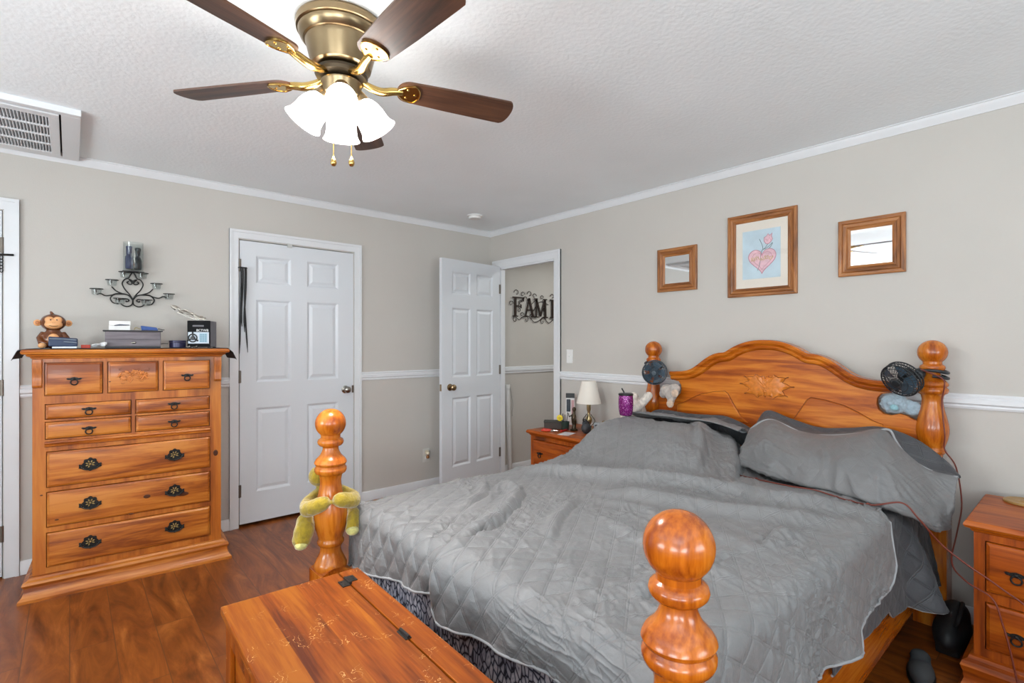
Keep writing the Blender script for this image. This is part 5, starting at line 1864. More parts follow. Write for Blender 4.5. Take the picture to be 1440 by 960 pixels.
NAVYL = plain('navy_leather', srgb(38, 54, 84), 0.35, noise=0.15, nscale=50)
WL = thing('wallet', 'navy zipped wallet standing in front of the monkey figurine', 'wallet', on_dresser(-0.313, 0.085), DRZ + 0.05)
w = MB().box(-0.062, 0.058, -0.02, 0.022, 0.010, 0.064)
w.v = [(x, y * (1.25 - z * 7), z - 0.010 * (x + 0.06) / 0.12 * (z > 0.05)) for x, y, z in w.v]
w.build('wallet_body', NAVYL, WL, bevel=0.006, seg=3)
z_ = MB()
z_.tube([(-0.058, -0.024, 0.052), (0.0, -0.0235, 0.050), (0.054, -0.022, 0.046)], 0.0025, 6)
z_.tube([(0.000, -0.0245, 0.036), (0.054, -0.0245, 0.030)], 0.0025, 6)
z_.build('zip', plain('grey_zip', srgb(120, 128, 138), 0.35, 0.6), WL)
o = MB().box(-0.048, 0.052, -0.030, 0.020, 0.0, 0.0095).build('envelope', plain('white_paper', srgb(232, 236, 240), 0.7), None, loc=on_dresser(-0.310, 0.080), rot=(0, 0, DRZ), smooth=0, bevel=0.002)
tag(o, 'white folded paper packet lying under the navy wallet', 'paper')
o = MB().box(-0.020, 0.020, -0.012, 0.012, 0, 0.019).build('red_box', plain('red_card', srgb(186, 58, 36), 0.5), None, loc=on_dresser(-0.222, 0.10), rot=(0, 0, DRZ + 0.1), smooth=0, bevel=0.002)
tag(o, 'tiny red orange box between the wallet and the crumpled tissue', 'box')
tz = np.zeros((14, 18, 3))
for i in range(14):
    for k in range(18):
        u, v = i / 13, k / 17
        tz[i, k] = ((v - 0.5) * 0.066, (u - 0.5) * 0.05, 0.003 + 0.010 + 0.018 * v * abs(math.sin(u * 5 + v * 7)) + 0.006 * math.sin(u * 11 + v * 3))
o = MB().grid(tz).build('tissue', plain('white_tissue', srgb(232, 232, 234), 0.8), None, loc=on_dresser(-0.162, 0.095), rot=(0, 0, DRZ), smooth=25)
so = o.modifiers.new('thick', 'SOLIDIFY')
so.thickness = 0.002
tag(o, 'crumpled white tissue in front of the grey jewellery box', 'tissue')

GREYW = wood('grey_stained_wood', srgb(122, 114, 120), srgb(106, 98, 104), srgb(86, 78, 84), 'x', rough=0.5, scale=1.4, coat=0.05)
BLKW = plain('black_lacquer', srgb(38, 34, 36), 0.35)
JB = thing('jewellery_box', 'grey stained jewellery box with black lid in the middle of the dresser', 'jewellery box', on_dresser(-0.007, 0.130), DRZ)
MB().box(-0.132, 0.132, 0.0, 0.165, 0.0, 0.096).build('box_body', GREYW, JB, smooth=0, bevel=0.0015)
MB().box(-0.142, 0.142, -0.010, 0.172, 0.096, 0.104).build('lid', BLKW, JB, smooth=0, bevel=0.002)
dwr = MB().box(-0.130, 0.130, -0.004, -0.0002, 0.012, 0.047).build('box_drawer', GREYW, JB, smooth=0, bevel=0.001)
MB().box(-0.130, 0.130, -0.004, -0.0002, 0.051, 0.094).build('upper_panel', GREYW, JB, smooth=0, bevel=0.001)
MB().ball((0, -0.009, 0.031), 0.013, 0.005, 0.006, 14, 8).build('knob', NICKEL, dwr, smooth=180)
MB().box(-0.131, 0.131, -0.0022, -0.0001, 0.002, 0.010).build('plinth', BLKW, JB, smooth=0)
JT = TOPZ + 0.0040 + 0.104
o = thing('white_box', 'small white carton with a grey pen clip lying on the jewellery box', 'box', on_dresser(-0.072, 0.185, JT), DRZ)
MB().box(-0.050, 0.050, -0.025, 0.025, 0, 0.027).build('lower_carton', WHITEP, o, smooth=0, bevel=0.002)
MB().box(-0.049, 0.051, -0.026, 0.024, 0.0275, 0.054).build('upper_carton', WHITEP, o, smooth=0, bevel=0.002)
MB().tube([(-0.025, -0.029, 0.027), (0.0, -0.030, 0.031), (0.045, -0.029, 0.031)], [0.002, 0.0045, 0.002], 8).build('clip', plain('slate_plastic', srgb(92, 98, 112), 0.4), o)
o = thing('eyeglass_pouch', 'small blue slanted pouch on the jewellery box lid', 'pouch', on_dresser(0.062, 0.180, JT + 0.0005), DRZ)
p = MB().prism([(-0.030, 0.0), (0.052, 0.0), (0.044, 0.018), (-0.034, 0.028)], 'y', -0.022, 0.022)
p.build('pouch_body', plain('cobalt_felt', srgb(62, 88, 148), 0.8, noise=0.1, nscale=90), o, bevel=0.003)
MB().tube(smooth_path([(-0.066, -0.012, 0.004), (-0.058, -0.01, 0.016), (-0.044, -0.005, 0.012), (-0.034, 0.0, 0.008)], 5), 0.0022, 6).build('pouch_cord', plain('tan_string', srgb(176, 160, 110), 0.7), o)
MB().tube(smooth_path([(0.050, -0.016, 0.010), (0.064, -0.024, 0.007), (0.074, -0.028, 0.004), (0.082, -0.030, 0.004)], 5), 0.0022, 6).build('pouch_strap', BLK, o)

o = thing('round_tin', 'dark navy round tin between the jewellery box and the toy safe', 'tin', on_dresser(0.214, 0.185), DRZ)
MB().lathe([(0.040, 0), (0.0435, 0.002), (0.0435, 0.032)], n=36).build('tin_body', plain('navy_tin', srgb(46, 44, 72), 0.3, 0.3), o, smooth=40)
MB().lathe([(0.045, 0.0325), (0.0455, 0.034), (0.0455, 0.044), (0.043, 0.046)], n=36).build('lid', plain('navy_tin_lid', srgb(58, 54, 80), 0.3, 0.3), o, smooth=40)
o = MB().tube(smooth_path([(0.0, 0, 0.024), (0.012, -0.002, 0.026), (0.028, -0.004, 0.026), (0.036, -0.002, 0.025)], 5), 0.0022, 6).build('short_cable', BLK, None, loc=on_dresser(0.129, 0.185), rot=(0, 0, DRZ))
tag(o, 'short black cable between the jewellery box and the navy tin', 'cable')
for k, (dx, lab) in enumerate(((0.262, 'left one of two small silver trinkets in front of the toy safe'), (0.300, 'right one of two small silver trinkets in front of the toy safe'))):
    m = MB()
    m.tube([(0.012 * math.cos(a), 0.008 * math.sin(a), 0.004) for a in np.linspace(0, 2 * PI, 14)[:-1]], 0.003, 6, closed=True)
    m.ball((0.006, -0.004, 0.008), 0.006, 0.005, 0.005, 10, 6)
    o = m.build('trinket', NICKEL, None, loc=on_dresser(dx, 0.110), rot=(0, 0, 0.4 * k), smooth=60)
    tag(o, lab, 'trinket')

SAFE = thing('toy_safe', 'black and white combination safe money bank at the right end of the dresser', 'money bank', on_dresser(0.345, 0.190), DRZ - math.radians(27))
SGREY = plain('safe_grey_side', srgb(96, 92, 98), 0.4)
SPL_ = plain('safe_pale_panel', srgb(196, 206, 216), 0.4)
SBL = plain('safe_keypad_blue', srgb(148, 180, 196), 0.4)
MB().box(-0.066, 0.066, -0.045, 0.055, 0.004, 0.168).build('safe_body', SGREY, SAFE, bevel=0.004)
for sx in (-0.056, 0.056):
    for sy in (-0.038, 0.046):
        MB().box(sx - 0.008, sx + 0.008, sy - 0.006, sy + 0.006, 0.0, 0.004).build('safe_foot', BLACKP, SAFE, smooth=0)
SAFB = plain('matt_black_plastic', srgb(20, 21, 23), 0.7, spec=0.15)
fd = MB().box(-0.066, 0.066, -0.052, -0.0455, 0.006, 0.170).build('safe_door', SAFB, SAFE, bevel=0.003)
MB().box(-0.060, 0.060, -0.0545, -0.0522, 0.026, 0.098).build('front_panel', SPL_, fd, smooth=0, bevel=0.001)
w = MB()
cx, cz, ry = -0.032, 0.061, -0.058
w.tube([(cx + 0.024 * math.cos(t), ry, cz + 0.024 * math.sin(t)) for t in np.linspace(0, 2 * PI, 30)[:-1]], 0.0038, 8, closed=True)
for k in range(3):
    a = PI / 2 + k * 2 * PI / 3
    w.tube([(cx, ry, cz), (cx + 0.031 * math.cos(a), ry, cz + 0.031 * math.sin(a))], [0.006, 0.0035], 8)
    w.ball((cx + 0.032 * math.cos(a), ry, cz + 0.032 * math.sin(a)), 0.0055, 0.0045, 0.0055, 10, 6)
w.lathe([(0.0, -0.006), (0.012, -0.005), (0.014, 0.004)], (cx, ry, cz), 20, 'y')
w.build('spoke_wheel', BLACKP, fd, smooth=50)
MB().box(0.006, 0.050, -0.0560, -0.0546, 0.034, 0.090).build('keypad', SBL, fd, smooth=0)
kp = MB()
for i in range(3):
    for k in range(4):
        kp.box(0.010 + i * 0.0135, 0.0195 + i * 0.0135, -0.0572, -0.0561, 0.037 + k * 0.0132, 0.046 + k * 0.0132)
kp.build('keys', plain('keypad_keys', srgb(120, 152, 168), 0.4), fd, smooth=0)
MB().box(-0.034, 0.030, -0.0535, -0.0521, 0.132, 0.142).build('coin_slot_plate', SGREY, fd, smooth=0)
text_mesh('BCTWB', 0.020, 0.0004, WHITEP, 'lettering', fd, (0.022, -0.0526, 0.1085), (PI / 2, 0, 0))
# silver twig ornament lying on the safe
TW = thing('twig_ornament', 'silver leafy twig ornament leaning out over the toy safe', 'ornament', on_dresser(0.345, 0.195, TOPZ + 0.004 + 0.171), DRZ)
SILV = plain('aged_silver', srgb(176, 170, 160), 0.3, 0.85, noise=0.2, nscale=60)
m = MB()
m.tube(smooth_path([(0.010, 0, 0.006), (-0.030, 0.015, 0.018), (-0.070, 0.045, 0.044), (-0.105, 0.07, 0.062), (-0.150, 0.10, 0.085)], 6), 0.0030, 6)
m.tube(smooth_path([(0.020, -0.01, 0.006), (-0.040, 0.02, 0.012), (-0.090, 0.05, 0.036), (-0.125, 0.07, 0.052)], 6), 0.0024, 6)
m.build('stem', SILV, TW)
rng = random.Random(3)
for k in range(14):
    t = k / 13
    px, py, pz = 0.005 - 0.155 * t, 0.105 * t, 0.008 + 0.078 * t
    l_ = MB().ball((0, 0, 0), 0.021, 0.0025, 0.0075, 12, 6)
    R = Matrix.Rotation(rng.uniform(-0.7, 1.1) + (PI if k % 3 == 0 else 0), 4, 'Y') @ Matrix.Rotation(rng.uniform(-0.5, 0.5), 4, 'X')
    l_.xf(Matrix.Translation((px + rng.uniform(-0.008, 0.008), py, pz + rng.uniform(-0.004, 0.012))) @ R)
    l_.build('leaf', SILV, TW, smooth=60)

# ============================================================ LEFT NIGHTSTAND THINGS
NT_Z = 0.6502
LAMPW = plain('white_lamp_shade', srgb(226, 220, 210), 0.8, bump=0.05, bscale=300)
LP = thing('table_lamp', 'small table lamp with white tapered shade on the left nightstand', 'lamp', (3.010, 2.575, NT_Z))
MB().lathe([(0.093, 0.212), (0.095, 0.214), (0.054, 0.384), (0.0525, 0.384), (0.0915, 0.216), (0.093, 0.212)], n=48, close=False).build('lamp_shade', LAMPW, LP, smooth=40)
MB().lathe([(0.055, 0.0), (0.058, 0.004), (0.056, 0.012), (0.030, 0.020), (0.014, 0.030), (0.012, 0.050), (0.020, 0.062), (0.026, 0.080), (0.024, 0.100), (0.012, 0.118), (0.010, 0.150), (0.016, 0.160), (0.016, 0.205), (0.006, 0.212), (0.004, 0.300)], n=32).build('lamp_stem', plain('pale_brass', srgb(190, 172, 128), 0.3, 0.9), LP, smooth=50)
m = MB()
for k in range(4):
    a = k * PI / 2 + 0.4
    pts = [(0.018 + 0.030 * math.sin(t) ** 2, 0.03 + 0.10 * t / PI) for t in np.linspace(0, PI, 12)]
    m.tube([(r_ * math.cos(a), r_ * math.sin(a), z) for r_, z in pts], 0.0032, 6)
m.build('scroll_cage', BRONZE, LP)
def on_left_ns(x, y):
    return (x, y, NT_Z)
PKG = thing('blister_pack', 'upright black and white blister package at the wall side of the left nightstand', 'package', on_left_ns(3.120, 2.868), math.radians(-52))
MB().box(-0.036, 0.036, -0.002, 0.002, 0, 0.262).build('card', plain('white_card', srgb(224, 222, 220), 0.5), PKG, smooth=0)
MB().box(-0.036, 0.036, -0.0032, -0.0021, 0.222, 0.262).build('header_strip', BLACKP, PKG, smooth=0)
MB().box(-0.030, 0.002, -0.014, -0.0021, 0.110, 0.212).build('blister', plain('smoky_blister', srgb(60, 66, 74), 0.2), PKG, bevel=0.004)
MB().box(0.010, 0.032, -0.0032, -0.0021, 0.080, 0.205).build('printed_strip', plain('pink_print', srgb(196, 150, 150), 0.5), PKG, smooth=0)
o = thing('storage_tray', 'dark brown shallow box at the doorway end of the left nightstand', 'box', on_left_ns(2.900, 2.842), math.radians(-48))
t_ = MB()
t_.box(-0.075, 0.075, -0.045, 0.045, 0, 0.050)
t_.build('tray_body', plain('dark_brown_card', srgb(58, 48, 42), 0.6), o, bevel=0.002)
MB().box(-0.077, 0.077, -0.047, 0.047, 0.0505, 0.060).build('lid', plain('dark_green_brown', srgb(52, 50, 44), 0.55), o, bevel=0.002)
o = thing('yellow_tape', 'bright yellow round tape measure on the dark box', 'tape measure', (2.925, 2.800, NT_Z + 0.0605), math.radians(-48))
MB().lathe([(0.010, -0.014), (0.022, -0.013), (0.024, -0.010), (0.024, 0.010), (0.022, 0.013), (0.010, 0.014)], (0, 0, 0.024), 28, 'y').build('tape_case', plain('yellow_plastic', srgb(238, 210, 34), 0.35), o, smooth=40)
MB().lathe([(0.004, -0.0165), (0.012, -0.016), (0.013, -0.0142)], (0, 0, 0.024), 20, 'y').build('hub_button', plain('dark_yellow', srgb(206, 176, 26), 0.4), o, smooth=40)
PLR = thing('pliers', 'red handled pliers lying at the front of the left nightstand', 'pliers', on_left_ns(2.775, 2.745), math.radians(-62))
m = MB()
for s in (-1, 1):
    m.tube(smooth_path([(-0.072, s * 0.016, 0.010), (-0.050, s * 0.020, 0.010), (-0.020, s * 0.012, 0.010), (0.0, s * 0.003, 0.010)], 5), 0.008, 8)
m.build('handles', plain('red_grip', srgb(204, 58, 40), 0.4), PLR)
m = MB()
m.box(-0.004, 0.018, -0.012, 0.012, 0.004, 0.015)
m.tube([(0.014, -0.004, 0.010), (0.055, -0.001, 0.009)], [0.007, 0.003], 8)
m.tube([(0.014, 0.004, 0.010), (0.055, 0.001, 0.009)], [0.007, 0.003], 8)
m.build('jaws', NICKEL, PLR)
o = MB().box(-0.065, 0.065, -0.045, 0.045, 0, 0.0016).build('paper_sheet', plain('grey_white_paper', srgb(206, 206, 210), 0.7), None, loc=on_left_ns(2.790, 2.600), rot=(0, 0, 0.3), smooth=0)
tag(o, 'pale paper lying beside the red pliers on the left nightstand', 'paper')
o = thing('red_marker', 'small red marker pen lying behind the pliers on the left nightstand', 'pen', on_left_ns(2.845, 2.680), math.radians(10))
MB().tube([(-0.040, 0, 0.009), (0.020, 0, 0.009)], 0.008, 12).build('barrel', plain('dark_red', srgb(170, 34, 34), 0.35), o)
MB().tube([(0.021, 0, 0.009), (0.045, 0, 0.009)], [0.0086, 0.0075], 12).build('cap', plain('red_cap', srgb(120, 20, 26), 0.35), o)
# dark figurines in front of the lamp
FG1 = thing('bronze_figurine', 'tall dark bronze figurine beside the lamp base', 'figurine', on_left_ns(2.930, 2.655))
m = MB()
m.box(-0.022, 0.022, -0.022, 0.022, 0, 0.014)
m.tube(smooth_path([(0, 0, 0.012), (0.006, 0.003, 0.06), (-0.004, 0, 0.11), (0.002, 0, 0.145)], 6), [0.016] * 6 + [0.020] * 6 + [0.012] * 7, 12)
m.ball((0.002, 0, 0.165), 0.016, 0.016, 0.019, 14, 10)
m.tube([(0, 0.012, 0.125), (-0.018, 0.034, 0.105), (-0.030, 0.030, 0.135)], [0.007, 0.006, 0.005], 8)
m.tube([(0, -0.012, 0.125), (-0.012, -0.030, 0.10), (-0.022, -0.022, 0.08)], [0.007, 0.006, 0.005], 8)
blob(m, 0.004, 'figurine_body', BRONZE, FG1, smooth_it=3)
FG2 = thing('dark_cup', 'dark green cup between the dark box and the bronze figurine', 'cup', on_left_ns(2.905, 2.722))
MB().lathe([(0.024, 0), (0.028, 0.003), (0.033, 0.062), (0.034, 0.066), (0.031, 0.066), (0.026, 0.006), (0.0, 0.005)], n=28, close=False).build('cup_body', plain('dark_green_glaze', srgb(44, 62, 56), 0.3), FG2, smooth=50)
m = MB()
for i, (dx, dy) in enumerate(((0.008, 0.01), (-0.010, 0.006), (0.002, -0.012))):
    m.tube([(dx * 0.5, dy * 0.5, 0.012), (dx * 1.7, dy * 1.7, 0.118 + 0.01 * i)], 0.0032, 6)
m.build('pens', BLK, FG2)
CK = thing('alarm_clock', 'small grey alarm clock right of the lamp on the left nightstand', 'clock', on_left_ns(2.990, 2.462), math.radians(-52))
MB().box(-0.036, 0.036, -0.016, 0.020, 0.0, 0.080).build('clock_case', plain('grey_clock_case', srgb(150, 158, 162), 0.35), CK, bevel=0.012, seg=4)
MB().box(-0.026, 0.026, -0.0185, -0.0165, 0.030, 0.066).build('clock_face', plain('dark_display', srgb(52, 58, 62), 0.15), CK, bevel=0.003)
CM = thing('camera_pouch', 'black lumpy pouch between the lamp base and the clock', 'pouch', on_left_ns(2.905, 2.510))
m = MB().ball((0, 0, 0.042), 0.042, 0.034, 0.042, 20, 14).ball((0.01, 0.02, 0.070), 0.024, 0.022, 0.028, 14, 10)
blob(m, 0.005, 'pouch_body', plain('charcoal_nylon', srgb(54, 56, 60), 0.6), CM)
m = MB().tube(smooth_path([(0.0, 0.03, 0.085), (-0.02, 0.0, 0.11), (0.0, -0.03, 0.082)], 6), 0.004, 6).build('pouch_handle', BLK, CM)

o = thing('glass_jar', 'small amber glass jar with brass lid behind the lamp stem', 'jar', on_left_ns(3.085, 2.475))
MB().lathe([(0.022, 0), (0.027, 0.003), (0.028, 0.050), (0.022, 0.062)], n=24).build('jar_body', plain('amber_glass', srgb(150, 118, 84), 0.15), o, smooth=50)
MB().lathe([(0.023, 0.0625), (0.024, 0.065), (0.024, 0.078), (0.020, 0.081)], n=24).build('lid', BRASS, o, smooth=40)
# ============================================================ RIGHT NIGHTSTAND
CO = thing('coaster', 'round brass toned coaster on the right nightstand top', 'coaster', (3.030, 0.207, NT_Z))
MB().lathe([(0.066, 0), (0.070, 0.002), (0.070, 0.008), (0.066, 0.010), (0.058, 0.0085), (0.020, 0.0075), (0.016, 0.010), (0.009, 0.010), (0.008, 0.004)], n=48).build('coaster_disc', plain('brass_wood', srgb(178, 140, 84), 0.4, 0.3, noise=0.1, nscale=60), CO, smooth=40)

# ============================================================ CLIP FANS ON THE BEDPOSTS
GRILL = plain('black_fan_plastic', srgb(36, 40, 44), 0.35)
GRILB = plain('blue_black_fan_plastic', srgb(50, 62, 72), 0.35)
FBL = plain('smoke_blue_blade', srgb(72, 92, 108), 0.25)
def clip_fan(label, c, aim, rad, post_c, post_z, mat, side):
    r = thing('clip_fan', label, 'fan', c, 0, 'clip on fans on the headboard posts')
    q = Vector(aim).normalized().to_track_quat('-Y', 'Z').to_matrix().to_4x4()
    g = MB()
    for rr, yy in ((rad, 0.0), (rad, -0.018), (rad, 0.018), (rad * 0.86, -0.032), (rad * 0.60, -0.040), (rad * 0.30, -0.044)):
        g.tube([(rr * math.cos(t), yy, rr * math.sin(t)) for t in np.linspace(0, 2 * PI, 41)[:-1]], 0.0032 if rr == rad else 0.0018, 6, closed=True)
    for k in range(36):
        t = 2 * PI * k / 36
        pr = [(rad * 0.22, -0.045), (rad * 0.60, -0.0405), (rad * 0.86, -0.0325), (rad, -0.018), (rad, 0.018)]
        g.tube([(x * math.cos(t + 0.25 * (1 - x / rad)), y, x * math.sin(t + 0.25 * (1 - x / rad))) for x, y in pr], 0.0013, 5)
        g.tube([(x * math.cos(t), y, x * math.sin(t)) for x, y in ((rad, 0.018), (rad * 0.85, 0.032), (rad * 0.40, 0.040))], 0.0013, 5)
    g.xf(q)
    g.build('fan_grille', mat, r, smooth=60)
    MB().lathe([(0.0, -0.049), (rad * 0.20, -0.048), (rad * 0.24, -0.043)], (0, 0, 0), 24, 'y').xf(q).build('grille_cap', mat, r, smooth=40)
    b_ = MB()
    for k in range(5):
        t = 2 * PI * k / 5
        P5 = np.zeros((8, 6, 3))
        for i in range(8):
            for j2 in range(6):
                x = rad * (0.2 + 0.70 * i / 7)
                a2 = t + (j2 / 5 - 0.5) * 0.95 * (0.75 + 0.25 * i / 7)
                P5[i, j2] = (x * math.cos(a2), -0.022 + 0.018 * (j2 / 5), x * math.sin(a2))
        b_.grid(P5)
    b_.xf(q)
    b_.build('fan_blades', FBL, r, smooth=60)
    s2 = MB().lathe([(0.004, 0.014), (rad * 0.36, 0.016), (rad * 0.40, 0.024), (rad * 0.40, 0.050), (rad * 0.32, 0.064), (0.010, 0.068)], (0, 0, 0), 36, 'y').xf(q)
    s2.build('motor_back', mat, r, smooth=40)
    back = q @ Vector((0, 0.060, 0))
    pc = Vector((post_c[0] - c[0], post_c[1] - c[1], post_z - c[2]))
    near = pc + Vector(side) * 0.062
    st = MB()
    st.tube(smooth_path([tuple(back), tuple(back * 0.5 + near * 0.5 + Vector((0, 0, -0.006))), tuple(near)], 6), 0.017, 14)
    st.ball(tuple(near), 0.024, 0.024, 0.028, 16, 10)
    st.build('stalk', mat, r, smooth=60)
    # clamp jaws round the post
    cl_ = MB()
    for dz, rr, a0, a1 in ((0.012, 0.0575, 0.2, 5.0), (-0.014, 0.0575, 0.9, 5.6)):
        base = math.atan2(side[1], side[0])
        cl_.tube([(pc.x + rr * math.cos(base + t), pc.y + rr * math.sin(base + t), pc.z + dz + 0.006 * math.sin(t * 2)) for t in np.linspace(a0, a1, 24)], 0.0075, 8)
    cl_.build('clamp', mat, r, smooth=60)
    return r
clip_fan('black clip fan on the right bedpost facing left and down', (2.985, 0.620, 1.152), (-0.72, 0.30, -0.42), 0.082, (HX, 0.527), 1.176, GRILL, (-0.75, 0.66, 0))
clip_fan('blue black clip fan facing forward on the left bedpost', (2.985, 1.975, 1.126), (-0.83, -0.45, -0.06), 0.080, (HX, 2.063), 1.170, GRILB, (-0.80, -0.60, 0))

# ============================================================ SOFT TOYS AND TUMBLER
def plush_mat(name, col):
    t = NT(name)
    tc = t.n('ShaderNodeTexCoord')
    nz = t.n('ShaderNodeTexNoise', Scale=55.0, Detail=4.0)
    t.l(tc, 'Object', nz, 'Vector')
    r = t.ramp([(0.3, tuple(x * 0.72 for x in col[:3]) + (1,)), (0.7, tuple(min(1, x * 1.15) for x in col[:3]) + (1,))])
    t.l(nz, 'Fac', r, 'Fac')
    t.l(r, 'Color', t.b, 'Base Color')
    t.set(Roughness=0.95)
    t.b.inputs['Sheen Weight'].default_value = 0.5
    bp = t.n('ShaderNodeBump', Strength=0.7, Distance=0.01)
    t.l(nz, 'Fac', bp, 'Height')
    t.l(bp, 'Normal', t.b, 'Normal')
    return t.m
OLIVE = plush_mat('olive_yellow_plush', srgb(158, 134, 26))
WHITEF = plush_mat('off_white_plush', srgb(226, 218, 208))
GREYF = plush_mat('grey_beige_plush', srgb(186, 176, 168))
TANF = plush_mat('tan_felt', srgb(206, 180, 158))
BLUEF = plush_mat('grey_blue_plush', srgb(160, 178, 190))
# long-armed toy hugging the far foot post
PX, PY = FP[1][0], FP[1][1]
ef, er = Vector((-0.363, -0.932, 0)), Vector((0.932, -0.363, 0))
def pl_(r_, f_, z):
    v = er * r_ + ef * f_
    return (v.x, v.y, z)
HUG = thing('plush_toy', 'olive yellow long armed plush toy hugging the far footboard post', 'soft toy', (PX, PY, 0.60))
m = MB()
c0 = pl_(-0.01, -0.115, 0.085)
m.ball(c0, 0.050, 0.045, 0.075, 20, 14)
m.ball(pl_(-0.045, -0.095, 0.175), 0.042, 0.040, 0.042, 18, 12)
m.tube(smooth_path([pl_(-0.03, -0.10, 0.115), pl_(-0.088, -0.03, 0.090), pl_(-0.085, 0.055, 0.088), pl_(-0.045, 0.090, 0.108), pl_(-0.004, 0.096, 0.126)], 6), [0.022] * 12 + [0.030] * 8 + [0.029, 0.027, 0.024, 0.020, 0.014], 12)
m.tube(smooth_path([pl_(0.03, -0.10, 0.115), pl_(0.088, -0.03, 0.100), pl_(0.085, 0.050, 0.104), pl_(0.046, 0.090, 0.120), pl_(0.008, 0.096, 0.126)], 6), [0.022] * 12 + [0.030] * 8 + [0.029, 0.027, 0.024, 0.020, 0.014], 12)
m.tube(smooth_path([pl_(-0.03, -0.10, 0.050), pl_(-0.086, -0.02, 0.040), pl_(-0.094, 0.030, 0.006), pl_(-0.104, 0.040, -0.024)], 6), [0.026] * 8 + [0.033, 0.034, 0.035, 0.036, 0.037, 0.038, 0.038, 0.038, 0.037, 0.036, 0.030], 12)
m.tube(smooth_path([pl_(0.03, -0.10, 0.050), pl_(0.082, -0.02, 0.045), pl_(0.084, 0.030, 0.018), pl_(0.080, 0.045, -0.008)], 6), [0.022] * 8 + [0.026] * 11, 12)
m.ball(pl_(-0.104, 0.042, -0.030), 0.036, 0.036, 0.032, 18, 12)
m.ball(pl_(0.080, 0.045, -0.010), 0.027, 0.027, 0.026, 16, 12)
blob(m, 0.0055, 'plush_body', OLIVE, HUG, smooth_it=4)
for s, z in ((-1, -0.045), (1, -0.012)):
    MB().ball(pl_(s * 0.106 if s < 0 else 0.081, 0.060, z), 0.024, 0.024, 0.018, 14, 10).build('paw_pad', plush_mat('pale_olive_felt', srgb(196, 190, 116)), HUG, smooth=180)
# white toy with a long arm by the left bedpost
WP = thing('plush_toy', 'white plush toy slumped against the left bedpost behind the tumbler', 'soft toy', (2.985, 2.140, 0.800))
m = MB()
m.ball((0.02, 0.010, 0.085), 0.050, 0.062, 0.066, 20, 14)
m.ball((0.0, 0.005, 0.150), 0.030, 0.036, 0.032, 18, 12)
m.tube(smooth_path([(-0.05, 0.02, -0.010), (-0.060, -0.030, 0.040), (-0.050, -0.090, 0.105), (-0.030, -0.135, 0.165)], 6), [0.026] * 13 + [0.028] * 6, 14)
m.tube([(0.0, 0.04, 0.02), (-0.06, 0.05, -0.01)], [0.034, 0.030], 14)
m.ball((-0.030, -0.137, 0.168), 0.028, 0.028, 0.028, 16, 12)
m.ball((-0.05, 0.02, -0.006), 0.028, 0.028, 0.026, 16, 12)
blob(m, 0.006, 'plush_body', WHITEF, WP, smooth_it=4)
MB().ball((-0.058, -0.005, 0.006), 0.017, 0.024, 0.014, 14, 10).build('muzzle', TANF, WP, smooth=180)
# grey toy with tan paw pads hanging over the headboard end
GP = thing('plush_toy', 'grey beige plush toy with round tan paws hanging at the left headboard scoop', 'soft toy', (3.045, 1.880, 0.975))
m = MB()
m.ball((-0.012, 0.030, 0.030), 0.036, 0.050, 0.042, 20, 14)
m.ball((-0.020, -0.030, 0.050), 0.030, 0.042, 0.030, 18, 12)
m.ball((-0.030, -0.012, 0.000), 0.030, 0.040, 0.034, 18, 12)
m.ball((-0.004, 0.062, 0.006), 0.026, 0.030, 0.030, 16, 10)
m.tube([(-0.02, -0.01, 0.01), (-0.046, -0.052, 0.018)], [0.024, 0.026], 12)
m.tube([(-0.02, 0.0, 0.0), (-0.044, -0.020, -0.042)], [0.022, 0.024], 12)
blob(m, 0.005, 'plush_body', GREYF, GP, smooth_it=3)
for c in ((-0.070, -0.064, 0.022), (-0.066, -0.026, -0.050)):
    MB().ball(c, 0.010, 0.026, 0.026, 16, 10).build('paw_pad', TANF, GP, smooth=180)
# fluffy toy in the right scoop
BP_ = thing('plush_toy', 'fluffy grey blue plush toy wedged in the right headboard scoop under the clip fan', 'soft toy', (3.100, 0.672, 1.024))
m = MB().ball((0, 0, 0), 0.034, 0.058, 0.050, 22, 14)
m.ball((0, -0.052, 0.006), 0.014, 0.022, 0.018, 14, 10)
m.ball((0.0, -0.070, -0.018), 0.016, 0.040, 0.036, 16, 10)
rng = random.Random(8)
for k in range(40):
    a, c_ = rng.uniform(0, 2 * PI), rng.uniform(-0.9, 0.9)
    s_ = math.sqrt(1 - c_ * c_)
    m.ball((0.033 * s_ * math.cos(a), 0.056 * s_ * math.sin(a), 0.048 * c_), 0.009, 0.010, 0.009, 8, 6)
blob(m, 0.004, 'plush_body', BLUEF, BP_, smooth_it=2)
MB().ball((-0.035, -0.004, -0.018), 0.010, 0.019, 0.016, 14, 10).build('teal_patch', plush_mat('teal_felt', srgb(140, 182, 192)), BP_, smooth=180)

